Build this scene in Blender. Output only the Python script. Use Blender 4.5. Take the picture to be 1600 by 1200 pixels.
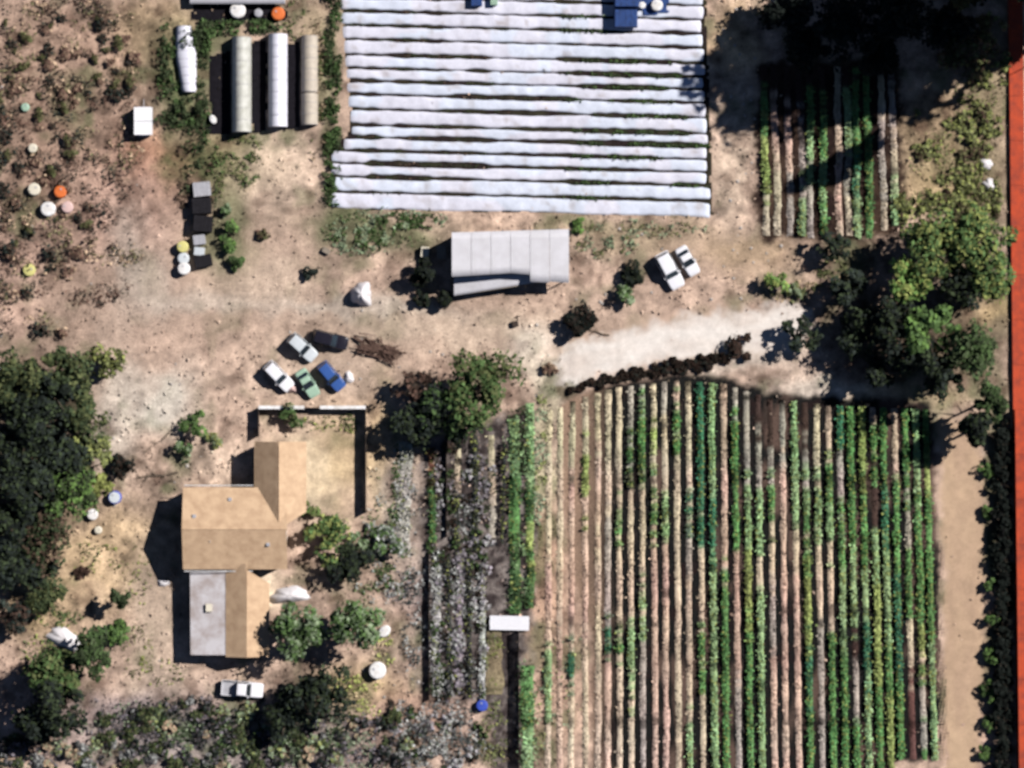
import bpy, math, random
import numpy as np
from mathutils import Vector, Matrix

# ------------------------------------------------------------------ camera, light, exposure
scn = bpy.context.scene
for o in list(bpy.data.objects):
    bpy.data.objects.remove(o)
COL = scn.collection
H = 500.0           # altitude of the aircraft camera
S = 12.0            # photo pixels per metre on the ground

cam_d = bpy.data.cameras.new('camera')
cam = bpy.data.objects.new('camera', cam_d)
COL.objects.link(cam)
cam.location = (0, 0, H)
cam_d.sensor_width = 36.0
cam_d.lens = 36.0 * H / (1600 / S)
cam_d.clip_start = 1.0
cam_d.clip_end = 4000.0
cam_d.dof.use_dof = True            # slightly soft long lens
cam_d.dof.focus_distance = 250.0
cam_d.dof.aperture_fstop = (cam_d.lens / 1000.0) / 0.38
scn.camera = cam

SUN_EL = math.radians(41)
SUN_AZ = math.radians(27)           # from +X (right) towards +Y (top)
sd = Vector((math.cos(SUN_EL) * math.cos(SUN_AZ), math.cos(SUN_EL) * math.sin(SUN_AZ), math.sin(SUN_EL)))
world = bpy.data.worlds.new('World')
scn.world = world
world.use_nodes = True
wn = world.node_tree
wn.nodes.clear()
sky = wn.nodes.new('ShaderNodeTexSky')
sky.sky_type = 'NISHITA'
sky.sun_disc = False
sky.air_density = 0.35          # thin, very clear air
sky.dust_density = 0.0
sky.sun_elevation = SUN_EL
sky.sun_rotation = math.pi / 2 - SUN_AZ
bg = wn.nodes.new('ShaderNodeBackground')
bg.inputs['Strength'].default_value = 0.05
wo = wn.nodes.new('ShaderNodeOutputWorld')
wn.links.new(sky.outputs[0], bg.inputs['Color'])
wn.links.new(bg.outputs[0], wo.inputs['Surface'])

sl = bpy.data.lights.new('sun', 'SUN')
sl.energy = 5.0
sl.angle = math.radians(0.5)
sl.color = (1.0, 0.955, 0.90)
so = bpy.data.objects.new('sun', sl)
so.rotation_euler = (-sd).to_track_quat('-Z', 'Y').to_euler()
so.location = (0, 0, 80)
COL.objects.link(so)

scn.view_settings.view_transform = 'Standard'
scn.view_settings.look = 'None'
scn.view_settings.exposure = 0.85
scn.view_settings.gamma = 1.0
scn.view_settings.use_curve_mapping = False
scn.cycles.max_bounces = 5
scn.cycles.diffuse_bounces = 1

# ------------------------------------------------------------------ helpers
rs = np.random.RandomState(7)
random.seed(7)
KEXP = 1.62                          # what a lit level surface of albedo 1 reads as

def lin(c):
    c = np.asarray(c, float) / 255.0
    return np.where(c <= 0.04045, c / 12.92, ((c + 0.055) / 1.055) ** 2.4)

def A(r, g, b):
    """photo colour of a sunlit level surface -> albedo"""
    return np.clip(lin((r, g, b)) / KEXP, 0.004, 0.8)

TAB = np.random.RandomState(3).rand(256, 256)

def vnoise(x, y, scale, seed=0):
    x = np.asarray(x, float) / scale + seed * 17.31 + 1000
    y = np.asarray(y, float) / scale + seed * 9.77 + 1000
    xi = np.floor(x).astype(int); yi = np.floor(y).astype(int)
    fx = x - xi; fy = y - yi
    fx = fx * fx * (3 - 2 * fx); fy = fy * fy * (3 - 2 * fy)
    a = TAB[xi % 256, yi % 256]; b = TAB[(xi + 1) % 256, yi % 256]
    c = TAB[xi % 256, (yi + 1) % 256]; d = TAB[(xi + 1) % 256, (yi + 1) % 256]
    return (a * (1 - fx) + b * fx) * (1 - fy) + (c * (1 - fx) + d * fx) * fy

def fbm(x, y, scale, seed=0, oct=3):
    s = 0; w = 0; a = 1.0
    for k in range(oct):
        s = s + a * vnoise(x, y, scale / 2 ** k, seed + k * 5)
        w += a; a *= 0.55
    return s / w

def gh(x, y):
    return 0.22 * (fbm(x, y, 9, 1) - 0.5) + 0.10 * (fbm(x, y, 1.3, 2, 2) - 0.5)

def P(px, py, z=0.0):
    k = (1 - z / H) / S
    return (px - 800) * k, (600 - py) * k

def base(px, py):
    x, y = P(px, py)
    return Vector((x, y, float(gh(x, y))))

def in_poly(X, Y, poly):
    r = np.zeros(X.shape, bool)
    n = len(poly)
    for i in range(n):
        x0, y0 = poly[i]; x1, y1 = poly[(i + 1) % n]
        if y0 == y1: continue
        c = ((y0 > Y) != (y1 > Y)) & (X < (x1 - x0) * (Y - y0) / (y1 - y0) + x0)
        r ^= c
    return r

def new_obj(name, me, m=None, parent=None):
    o = bpy.data.objects.new(name, me)
    COL.objects.link(o)
    if m is not None and len(me.materials) == 0:
        me.materials.append(m)
    if parent is not None:
        o.parent = parent
    return o

def np_mesh(name, V, F, C=None, smooth=False):
    V = np.asarray(V, np.float32); F = np.asarray(F, np.int32)
    me = bpy.data.meshes.new(name)
    n, k = F.shape
    me.vertices.add(len(V)); me.vertices.foreach_set('co', V.ravel())
    me.loops.add(n * k); me.loops.foreach_set('vertex_index', F.ravel())
    me.polygons.add(n)
    me.polygons.foreach_set('loop_start', np.arange(0, n * k, k, dtype=np.int32))
    me.polygons.foreach_set('loop_total', np.full(n, k, np.int32))
    me.update(calc_edges=True)
    if smooth:
        me.polygons.foreach_set('use_smooth', np.ones(n, bool))
    if C is not None:
        at = me.color_attributes.new('Col', 'FLOAT_COLOR', 'POINT')
        c4 = np.ones((len(V), 4), np.float32); c4[:, :3] = C
        at.data.foreach_set('color', c4.ravel())
    return me

class MB:
    def __init__(s):
        s.v = []; s.f = []
    def add(s, vs, fs):
        n = len(s.v)
        s.v += [tuple(v) for v in vs]
        s.f += [tuple(i + n for i in f) for f in fs]
        return s
    def hexa(s, p):
        """8 corners: 4 bottom (ccw), 4 top"""
        return s.add(p, [(3, 2, 1, 0), (4, 5, 6, 7), (0, 1, 5, 4), (1, 2, 6, 5), (2, 3, 7, 6), (3, 0, 4, 7)])
    def box(s, x0, x1, y0, y1, z0, z1):
        return s.hexa([(x0, y0, z0), (x1, y0, z0), (x1, y1, z0), (x0, y1, z0), (x0, y0, z1), (x1, y0, z1), (x1, y1, z1), (x0, y1, z1)])
    def tube(s, pts, rad, n=8, cap=True):
        pts = [Vector(p) for p in pts]
        rings = []
        vs = []
        for i, p in enumerate(pts):
            d = (pts[min(i + 1, len(pts) - 1)] - pts[max(i - 1, 0)]).normalized()
            a = d.orthogonal().normalized(); b = d.cross(a)
            r = rad[i] if hasattr(rad, '__len__') else rad
            rings.append(len(vs))
            for k in range(n):
                t = 2 * math.pi * k / n
                vs.append(p + a * (r * math.cos(t)) + b * (r * math.sin(t)))
        fs = []
        for i in range(len(pts) - 1):
            for k in range(n):
                k2 = (k + 1) % n
                fs.append((rings[i] + k, rings[i] + k2, rings[i + 1] + k2, rings[i + 1] + k))
        if cap:
            fs.append(tuple(range(n - 1, -1, -1)))
            fs.append(tuple(rings[-1] + k for k in range(n)))
        return s.add(vs, fs)
    def lathe(s, prof, n=20, sx=1, sy=1, cx=0, cy=0):
        vs = []; fs = []
        for r, z in prof:
            for k in range(n):
                t = 2 * math.pi * k / n
                vs.append((cx + sx * r * math.cos(t), cy + sy * r * math.sin(t), z))
        for i in range(len(prof) - 1):
            for k in range(n):
                k2 = (k + 1) % n
                fs.append((i * n + k, i * n + k2, (i + 1) * n + k2, (i + 1) * n + k))
        fs.append(tuple(range(n - 1, -1, -1)))
        fs.append(tuple((len(prof) - 1) * n + k for k in range(n)))
        return s.add(vs, fs)
    def mesh(s, name, smooth=False):
        me = bpy.data.meshes.new(name)
        me.from_pydata(s.v, [], s.f)
        if smooth:
            me.polygons.foreach_set('use_smooth', np.ones(len(me.polygons), bool))
        me.update()
        return me
    def build(s, name, m, parent=None, smooth=False):
        return new_obj(name, s.mesh(name, smooth), m, parent)

def thing(name, label, cat, loc, rz=0.0, group=None):
    o = bpy.data.objects.new(name, None)
    o.empty_display_size = 0.3
    COL.objects.link(o)
    o.location = loc; o.rotation_euler = (0, 0, rz)
    return tag(o, label, cat, group)

def tag(o, label, cat, group=None):
    o['label'] = label; o['category'] = cat
    if group: o['group'] = group
    return o

def kind(o, k):
    o['kind'] = k
    return o

# ------------------------------------------------------------------ materials
def mat_base(name):
    m = bpy.data.materials.new(name)
    m.use_nodes = True
    nt = m.node_tree
    return m, nt, nt.nodes['Principled BSDF']

def mat_solid(name, col, rough=0.6, metal=0.0, var=0.25, scale=2.0, col2=None, bump=0.0, spec=0.3):
    m, nt, b = mat_base(name)
    tc = nt.nodes.new('ShaderNodeTexCoord')
    nz = nt.nodes.new('ShaderNodeTexNoise'); nz.inputs['Scale'].default_value = scale; nz.inputs['Detail'].default_value = 6
    nz.inputs['Roughness'].default_value = 0.65
    nt.links.new(tc.outputs['Object'], nz.inputs['Vector'])
    rp = nt.nodes.new('ShaderNodeValToRGB')
    c = np.array(col[:3], float)
    c2 = np.array(col2, float) if col2 is not None else c * (1 - var)
    rp.color_ramp.elements[0].position = 0.35; rp.color_ramp.elements[0].color = (*c2, 1)
    rp.color_ramp.elements[1].position = 0.62; rp.color_ramp.elements[1].color = (*c, 1)
    nt.links.new(nz.outputs['Fac'], rp.inputs['Fac'])
    nt.links.new(rp.outputs['Color'], b.inputs['Base Color'])
    b.inputs['Roughness'].default_value = rough
    b.inputs['Metallic'].default_value = metal
    b.inputs['Specular IOR Level'].default_value = spec
    if bump:
        bp = nt.nodes.new('ShaderNodeBump'); bp.inputs['Strength'].default_value = bump; bp.inputs['Distance'].default_value = 0.05
        n2 = nt.nodes.new('ShaderNodeTexNoise'); n2.inputs['Scale'].default_value = scale * 4; n2.inputs['Detail'].default_value = 5
        nt.links.new(tc.outputs['Object'], n2.inputs['Vector'])
        nt.links.new(n2.outputs['Fac'], bp.inputs['Height']); nt.links.new(bp.outputs['Normal'], b.inputs['Normal'])
    return m

def mat_attr(name, rough=0.9, spec=0.1, fine=None, bump=0.0):
    """colour comes from the Col attribute, times a fine grain"""
    m, nt, b = mat_base(name)
    at = nt.nodes.new('ShaderNodeAttribute'); at.attribute_name = 'Col'
    out = at.outputs['Color']
    if fine:
        tc = nt.nodes.new('ShaderNodeTexCoord')
        for sc, lo, hi in fine:
            nz = nt.nodes.new('ShaderNodeTexNoise'); nz.inputs['Scale'].default_value = sc; nz.inputs['Detail'].default_value = 5
            nz.inputs['Roughness'].default_value = 0.7
            nt.links.new(tc.outputs['Object'], nz.inputs['Vector'])
            mr = nt.nodes.new('ShaderNodeMapRange')
            mr.inputs['From Min'].default_value = 0.32; mr.inputs['From Max'].default_value = 0.68
            mr.inputs['To Min'].default_value = lo; mr.inputs['To Max'].default_value = hi
            nt.links.new(nz.outputs['Fac'], mr.inputs['Value'])
            mx = nt.nodes.new('ShaderNodeMix'); mx.data_type = 'RGBA'; mx.blend_type = 'MULTIPLY'
            mx.inputs['Factor'].default_value = 1.0
            nt.links.new(out, mx.inputs['A']); nt.links.new(mr.outputs['Result'], mx.inputs['B'])
            out = mx.outputs['Result']
        if bump:
            bp = nt.nodes.new('ShaderNodeBump'); bp.inputs['Strength'].default_value = bump; bp.inputs['Distance'].default_value = 0.15
            nt.links.new(nz.outputs['Fac'], bp.inputs['Height']); nt.links.new(bp.outputs['Normal'], b.inputs['Normal'])
    nt.links.new(out, b.inputs['Base Color'])
    b.inputs['Roughness'].default_value = rough
    b.inputs['Specular IOR Level'].default_value = spec
    return m

M = {}
M['ground'] = mat_attr('earth', 0.95, 0.05, [(0.9, 0.75, 1.2), (4.5, 0.7, 1.3)], 0.8)
M['gravel'] = mat_attr('pale_gravel', 0.95, 0.05, [(1.0, 0.9, 1.06), (5.0, 0.88, 1.08)], 0.4)
M['leaf'] = mat_attr('leaves', 0.8, 0.08)
M['soil'] = mat_attr('tilled_soil', 0.95, 0.05, [(3.0, 0.7, 1.25)], 0.8)
M['bark'] = mat_solid('bark', (0.10, 0.075, 0.055), 0.9, var=0.5, scale=6, bump=0.6)
M['plastic_white'] = mat_attr('white_plastic_sheet', 0.45, 0.3, [(0.7, 0.9, 1.06), (5.0, 0.9, 1.06)], 0.25)
M['white_paint'] = mat_solid('white_paint', (0.60, 0.60, 0.62), 0.4, col2=(0.44, 0.42, 0.40), scale=1.5, spec=0.5)
M['trailer_white'] = mat_solid('white_trailer_skin', (0.6, 0.6, 0.63), 0.4, var=0.12, scale=1.0)
M['cream_paint'] = mat_solid('cream_paint', (0.50, 0.46, 0.38), 0.5, var=0.15)
M['grey_plastic'] = mat_solid('grey_plastic', (0.30, 0.30, 0.33), 0.5, var=0.25)
M['black_plastic'] = mat_solid('black_plastic', (0.012, 0.011, 0.014), 0.7, var=0.4, spec=0.1)
M['rubber'] = mat_solid('rubber', (0.015, 0.015, 0.016), 0.8)
M['glass'] = mat_solid('dark_glass', (0.015, 0.02, 0.025), 0.08, var=0.1, spec=0.6)
M['chrome'] = mat_solid('steel', (0.45, 0.45, 0.46), 0.35, 0.8, var=0.15)
M['lamp_lens'] = mat_solid('lamp_lens', (0.6, 0.6, 0.58), 0.15, var=0.05)
M['red_lens'] = mat_solid('red_lens', (0.30, 0.02, 0.015), 0.2, var=0.1)
M['car_white'] = mat_solid('white_car_paint', (0.56, 0.56, 0.60), 0.3, var=0.06, scale=1, spec=0.5)
M['car_silver'] = mat_solid('pale_car_paint', (0.42, 0.45, 0.48), 0.3, var=0.1, scale=1, spec=0.5)
M['car_black'] = mat_solid('black_car_paint', (0.012, 0.011, 0.018), 0.25, var=0.2, scale=1, spec=0.4)
M['car_green'] = mat_solid('green_car_paint', (0.25, 0.36, 0.28), 0.35, var=0.12, scale=1, spec=0.4)
M['car_blue'] = mat_solid('blue_car_paint', (0.03, 0.075, 0.24), 0.3, var=0.12, scale=1, spec=0.4)
M['blue_tarp'] = mat_solid('blue_tarpaulin', (0.012, 0.04, 0.15), 0.5, var=0.4, scale=2.5, bump=0.3)
M['orange_paint'] = mat_solid('orange_paint', (0.34, 0.042, 0.012), 0.8, col2=(0.19, 0.028, 0.014), scale=0.7, bump=0.6)
M['orange_plastic'] = mat_solid('orange_plastic', (0.50, 0.12, 0.03), 0.5, var=0.2)
M['pink_plastic'] = mat_solid('faded_pink_plastic', (0.48, 0.34, 0.32), 0.5, var=0.2)
M['yellow_plastic'] = mat_solid('yellow_plastic', (0.45, 0.42, 0.16), 0.5, var=0.2)
M['blue_plastic'] = mat_solid('blue_plastic', (0.03, 0.06, 0.33), 0.5, var=0.2)
M['wood_grey'] = mat_solid('weathered_wood', (0.24, 0.20, 0.16), 0.85, var=0.45, scale=4, bump=0.4)
M['wood_dark'] = mat_solid('dark_wood', (0.05, 0.035, 0.028), 0.9, var=0.5, scale=4, bump=0.4)
M['wall'] = mat_solid('tan_siding', (0.36, 0.28, 0.19), 0.8, var=0.2, scale=3, bump=0.2)
M['roof_tan'] = mat_solid('tan_roof_shingle', (0.405, 0.285, 0.185), 0.85, col2=(0.305, 0.205, 0.13), scale=0.8, bump=0.5)
M['roof_grey'] = mat_solid('pale_roof_membrane', (0.37, 0.355, 0.375), 0.7, col2=(0.245, 0.21, 0.205), scale=0.55, bump=0.4)
M['roof_white'] = mat_solid('pale_roof_sheet', (0.39, 0.385, 0.42), 0.55, col2=(0.34, 0.335, 0.36), scale=0.5, bump=0.2)
M['tunnel_grey'] = mat_solid('grey_row_cover', (0.36, 0.36, 0.34), 0.6, col2=(0.27, 0.27, 0.24), scale=1.2, bump=0.3)
M['tunnel_white'] = mat_solid('white_row_cover', (0.49, 0.49, 0.56), 0.5, var=0.08, scale=1.2, bump=0.2)
M['tunnel_beige'] = mat_solid('beige_row_cover', (0.34, 0.30, 0.25), 0.7, col2=(0.27, 0.235, 0.20), scale=1.2, bump=0.3)
M['white_tarp'] = mat_solid('white_tarpaulin', (0.50, 0.48, 0.50), 0.6, var=0.2, scale=1.5, bump=0.4)
M['fabric_black'] = mat_solid('black_ground_cloth', (0.009, 0.008, 0.011), 0.9, var=0.4, scale=1.5, bump=0.4, spec=0.05)
M['dry_stick'] = mat_solid('dry_branches', (0.11, 0.065, 0.05), 0.9, var=0.6, scale=5)

# ------------------------------------------------------------------ the ground
TAN = A(194, 168, 151); PINK = A(188, 156, 142); DRY = A(196, 172, 140); PALE = A(214, 204, 192)
DUST = A(205, 184, 165); OLIVE = A(128, 122, 88); GREEN = A(82, 98, 62); BROWN = A(122, 92, 76)
DARKSOIL = A(66, 50, 46); STRAW = A(200, 174, 136); ORNG = A(192, 128, 96); GREYV = A(152, 142, 148)

PAINT = [
    (60, 700, 100, 180, A(52, 46, 36), 0.92), (50, 930, 50, 90, A(70, 62, 46), 0.8), (1400, 540, 110, 70, A(60, 52, 42), 0.8), (1510, 460, 70, 150, A(80, 76, 50), 0.6), (1320, 430, 60, 90, A(84, 74, 60), 0.6), (100, 1090, 60, 50, A(52, 46, 38), 0.8), (480, 1080, 70, 45, A(60, 54, 46), 0.8),  # dark leaf litter, and tree shade painted into the earth colour
     # centre x, y, radius x, y (photo pixels), colour, weight: soft patches of earth, straw, ground cover and painted shade
    (90, 120, 190, 170, BROWN, 0.42), (60, 330, 120, 150, BROWN, 0.32), (20, 430, 60, 120, PINK, 0.5),
    (240, 260, 70, 60, ORNG, 0.55), (180, 330, 110, 90, PINK, 0.7), (250, 480, 200, 80, TAN, 0.5),
    (255, 620, 60, 60, PALE, 0.95), (180, 650, 40, 110, PALE, 0.6), (235, 440, 40, 60, PALE, 0.35),
    (250, 50, 70, 60, STRAW, 0.5), (300, 120, 60, 110, GREEN, 0.75), (350, 250, 90, 60, OLIVE, 0.75),
    (350, 360, 45, 80, GREEN, 0.7), (430, 270, 60, 90, DUST, 0.6), (480, 60, 40, 90, OLIVE, 0.5), (515, 170, 20, 190, GREEN, 0.6),
    (590, 360, 110, 35, GREEN, 0.75), (900, 352, 50, 14, GREEN, 0.6), (1000, 370, 120, 30, OLIVE, 0.5),
    (1145, 230, 38, 150, DUST, 0.8), (1145, 60, 40, 70, STRAW, 0.7), (1080, 420, 140, 50, TAN, 0.5), (1170, 400, 90, 40, STRAW, 0.45),
    (1450, 200, 70, 90, STRAW, 0.6), (1500, 270, 90, 70, OLIVE, 0.65), (1540, 130, 50, 100, OLIVE, 0.6), (1450, 300, 70, 40, STRAW, 0.6),
    (1555, 490, 40, 25, STRAW, 0.9), (1330, 620, 130, 30, PALE, 0.7), (1420, 610, 90, 30, STRAW, 0.6), (1180, 560, 90, 30, PALE, 0.6),
    (700, 510, 220, 40, DUST, 0.75), (560, 480, 160, 16, PALE, 0.5), (330, 470, 120, 20, PALE, 0.4), (420, 440, 90, 40, DUST, .6), (200, 400, 26, 90, PALE, .35), (250, 540, 70, 40, A(206, 178, 160), .6), (840, 540, 40, 30, PALE, .6), (850, 600, 30, 60, PALE, 0.6), (500, 580, 120, 60, DUST, 0.5),
    (485, 735, 80, 62, A(226, 206, 178), 0.95), (540, 720, 40, 80, STRAW, 0.7), (590, 720, 20, 110, STRAW, 0.8), (330, 720, 70, 50, DUST, 0.5),
    (180, 860, 110, 80, STRAW, 0.65), (240, 960, 45, 120, DUST, 0.75), (100, 940, 80, 60, STRAW, 0.5), (250, 1070, 70, 40, DUST, 0.6), (390, 925, 50, 25, A(226, 208, 184), 0.9),
    (60, 1120, 90, 90, PINK, 0.5), (270, 1130, 200, 50, GREYV, 0.75), (330, 1180, 240, 50, A(150, 142, 142), 0.7),
    (560, 1080, 80, 50, STRAW, 0.75), (620, 960, 40, 90, TAN, 0.5), (520, 1160, 100, 60, GREYV, 0.5),
    (620, 800, 45, 110, A(168, 160, 150), 0.6), (720, 950, 80, 170, GREYV, 0.7), (760, 1050, 20, 60, OLIVE, 0.7), (640, 1120, 90, 60, A(176, 142, 126), 0.6),
    (845, 720, 26, 140, A(214, 200, 170), 0.9), (860, 900, 50, 120, A(200, 164, 140), 0.8), (880, 1080, 80, 110, A(190, 160, 140), 0.8),
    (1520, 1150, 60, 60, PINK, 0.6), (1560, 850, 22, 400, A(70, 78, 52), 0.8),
]

def ground_col(X, Y):
    jx = X + 5 * (fbm(X, Y, 5, 11) - 0.5); jy = Y + 5 * (fbm(X, Y, 5, 23) - 0.5)
    px = jx * S + 800; py = 600 - jy * S
    col = np.zeros(X.shape + (3,)) + TAN
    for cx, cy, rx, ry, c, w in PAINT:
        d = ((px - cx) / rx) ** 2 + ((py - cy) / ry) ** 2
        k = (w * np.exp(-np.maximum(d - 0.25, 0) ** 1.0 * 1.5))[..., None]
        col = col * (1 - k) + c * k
    # patches of straw, bare earth and moss at several sizes
    n1 = fbm(X, Y, 3.2, 31, 4)[..., None]; n2 = fbm(X, Y, 1.1, 41, 3)[..., None]; n3 = fbm(X, Y, 6, 51, 3)[..., None]
    rough = roughness_map(X, Y)[..., None]
    col = col * (1 + rough * ((n1 - 0.5) * 1.3 + (n2 - 0.5) * 1.2) + (n3 - 0.5) * 0.5)
    g = np.clip((fbm(X, Y, 4.0, 61, 3)[..., None] - 0.56) * 5, 0, 1) * rough * 0.6
    col = col * (1 - g) + GREEN * g
    r = np.clip((fbm(X, Y, 2.2, 71, 3)[..., None] - 0.60) * 6, 0, 1) * rough * 0.5
    col = col * (1 - r) + A(96, 72, 62) * r
    return np.clip(col, 0.012, 0.62)

SMOOTH = [(260, 470, 190, 110), (420, 400, 110, 80), (560, 560, 90, 40), (700, 500, 200, 50), (255, 620, 50, 50), (1060, 520, 200, 40), (240, 940, 40, 90), (490, 740, 75, 75), (1130, 400, 120, 40)]

def roughness_map(X, Y):
    px = X * S + 800; py = 600 - Y * S
    r = np.ones(X.shape)
    for cx, cy, rx, ry in SMOOTH:
        r = r * (1 - 0.75 * np.exp(-(((px - cx) / rx) ** 2 + ((py - cy) / ry) ** 2)))
    return r

def grid_mesh(name, xs, ys, zoff, colf):
    X, Y = np.meshgrid(xs, ys)
    Z = gh(X, Y) + zoff
    nx, ny = len(xs), len(ys)
    idx = np.arange(nx * ny).reshape(ny, nx)
    F = np.stack([idx[:-1, :-1], idx[:-1, 1:], idx[1:, 1:], idx[1:, :-1]], -1).reshape(-1, 4)
    V = np.stack([X, Y, Z], -1).reshape(-1, 3)
    return np_mesh(name, V, F, colf(X, Y).reshape(-1, 3), True)

far = np.array([80, 88, 100, 120, 160, 240, 400, 700, 1200.0])
xs = np.concatenate([-far[::-1], np.arange(-74, 74.01, 0.27), far])
ys = np.concatenate([-far[::-1], np.arange(-57, 57.01, 0.27), far])
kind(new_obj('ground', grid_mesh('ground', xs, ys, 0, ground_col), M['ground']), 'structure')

def sheet(name, poly, colf, m, zoff=0.012, res=0.3, jit=0.5, kd='structure', fade=0.0):
    """a sheet of earth that follows the ground inside an uneven outline (photo pixels)"""
    pw = [P(*p) for p in poly]
    x0 = min(p[0] for p in pw); x1 = max(p[0] for p in pw); y0 = min(p[1] for p in pw); y1 = max(p[1] for p in pw)
    xs = np.arange(x0 - 1, x1 + 1, res); ys = np.arange(y0 - 1, y1 + 1, res)
    X, Y = np.meshgrid(xs, ys)
    jx = X + jit * 3 * (fbm(X, Y, 1.6, 81) - 0.5); jy = Y + jit * 3 * (fbm(X, Y, 1.6, 91) - 0.5)
    inside = in_poly(jx, jy, pw)
    if fade:
        w = sum(in_poly(jx + fade * q * math.cos(a), jy + fade * q * math.sin(a), pw) for a in np.arange(0, 6.2, .7854) for q in (.33, .66, 1.0)) / 24.0
        inside = w > 0.06
        w = np.clip(w * 1.6 - .25 + 0.5 * (fbm(X, Y, .8, 33, 2) - .5), 0, 1)[..., None]
    nx, ny = len(xs), len(ys)
    idx = np.arange(nx * ny).reshape(ny, nx)
    F = np.stack([idx[:-1, :-1], idx[:-1, 1:], idx[1:, 1:], idx[1:, :-1]], -1).reshape(-1, 4)
    keep = inside.ravel()[F].sum(1) >= 3
    V = np.stack([X, Y, gh(X, Y) + zoff], -1).reshape(-1, 3)
    C = colf(X, Y)
    if fade:
        C = C * w + ground_col(X, Y) * (1 - w)
    C = C.reshape(-1, 3)
    F = F[keep]
    used = np.unique(F); mp = np.zeros(len(V), int); mp[used] = np.arange(len(used))
    o = new_obj(name, np_mesh(name, V[used], mp[F], C[used], True), m)
    return kind(o, kd)

def mottled(c1, c2, s1=2.0, s2=0.6, amp=0.6, seed=5, stretch=1.0):
    c1 = np.array(c1); c2 = np.array(c2)
    def f(X, Y):
        k = np.clip((fbm(X, Y * stretch, s1, seed, 3) - 0.35) * 2.5, 0, 1)[..., None]
        n = (fbm(X, Y, s2, seed + 3, 2) - 0.5)[..., None]
        return np.clip((c1 * (1 - k) + c2 * k) * (1 + amp * n), 0.008, 0.62)
    return f

def field_earth(X, Y):
    d = mottled(A(22, 15, 16), A(38, 28, 27), 1.5, 0.5, 0.7)(X, Y)
    k = np.clip((945 + 26 * fbm(X, Y, 4, 3, 2) - (X * S + 800)) / 70, 0, 0.85)[..., None]
    k2 = np.clip((fbm(X, Y * .35, 3.0, 15, 3)[..., None] - .6) * 5, 0, .6)
    return d * (1 - k) * (1 - k2) + A(170, 142, 122) * k * (1 - k2) + A(120, 98, 88) * k2

sheet('driveway', [(868, 552), (960, 522), (1100, 492), (1262, 474), (1272, 520), (1200, 548), (1130, 548), (1000, 572), (905, 598), (868, 588)],
      mottled(A(238, 230, 224), A(222, 210, 202), 3.5, 0.8, 0.14, stretch=2.2), M['gravel'], 0.02, 0.22, 0.9, fade=1.6)
sheet('dirt_track', [(1468, 650), (1500, 655), (1535, 720), (1540, 960), (1530, 1215), (1472, 1215), (1476, 900)],
      mottled(A(200, 172, 144), A(188, 160, 136), 3, 0.7, 0.22, stretch=0.3), M['gravel'], 0.02, 0.3, 0.4, fade=1.2)
sheet('field_soil', [(872, 628), (960, 600), (1060, 584), (1130, 590), (1200, 612), (1300, 622), (1452, 626), (1468, 900), (1474, 1186), (1392, 1190), (1378, 1225), (925, 1225), (925, 1000), (888, 900)],
      field_earth, M['soil'], 0.02, 0.3, 0.35, fade=0.9)
sheet('plot_soil', [(532, -30), (1104, -30), (1114, 338), (880, 334), (520, 326), (512, 240), (548, 205)],
      mottled(A(48, 40, 40), A(58, 56, 44), 1.5, 0.5, 0.7), M['soil'], 0.02, 0.3, 0.25)
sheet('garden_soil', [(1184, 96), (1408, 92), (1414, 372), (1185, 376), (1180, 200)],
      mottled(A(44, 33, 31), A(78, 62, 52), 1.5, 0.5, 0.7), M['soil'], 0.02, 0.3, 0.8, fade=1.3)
sheet('flower_bed_soil', [(655, 690), (830, 640), (832, 960), (812, 1215), (770, 1215), (765, 1090), (660, 1090)],
      mottled(A(62, 54, 54), A(140, 130, 126), 1.0, 0.5, 0.9), M['soil'], 0.02, 0.3, 0.9, fade=1.6)

# ------------------------------------------------------------------ foliage
def unit(n):
    v = rs.normal(size=(n, 3))
    return v / np.linalg.norm(v, axis=1, keepdims=True)

def leaf_cloud(name, C, D, size, col, up=0.6, out=0.8, elong=1.6):
    """C centres, D outward directions, one bent diamond leaf clump per centre"""
    n = len(C)
    nrm = unit(n) * 0.75 + D * out + np.array([0, 0, up])
    nrm /= np.linalg.norm(nrm, axis=1, keepdims=True)
    t = np.cross(nrm, unit(n)); t /= np.linalg.norm(t, axis=1, keepdims=True) + 1e-9
    b = np.cross(nrm, t)
    s = np.asarray(size).reshape(-1, 1) * (0.45 + 1.1 * rs.rand(n, 1) ** 1.6)
    a = t * s * elong * 0.5; w = b * s * 0.5
    bend = nrm * s * 0.18
    V = np.stack([C - a - bend, C - w * (0.8 + 0.4 * rs.rand(n, 1)), C + a - bend, C + w * (0.8 + 0.4 * rs.rand(n, 1))], 1).reshape(-1, 3)
    F = np.arange(4 * n).reshape(n, 4)
    cc = np.repeat(np.clip(col, 0.004, 0.6), 4, axis=0)
    return np_mesh(name, V, F, cc)

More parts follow.
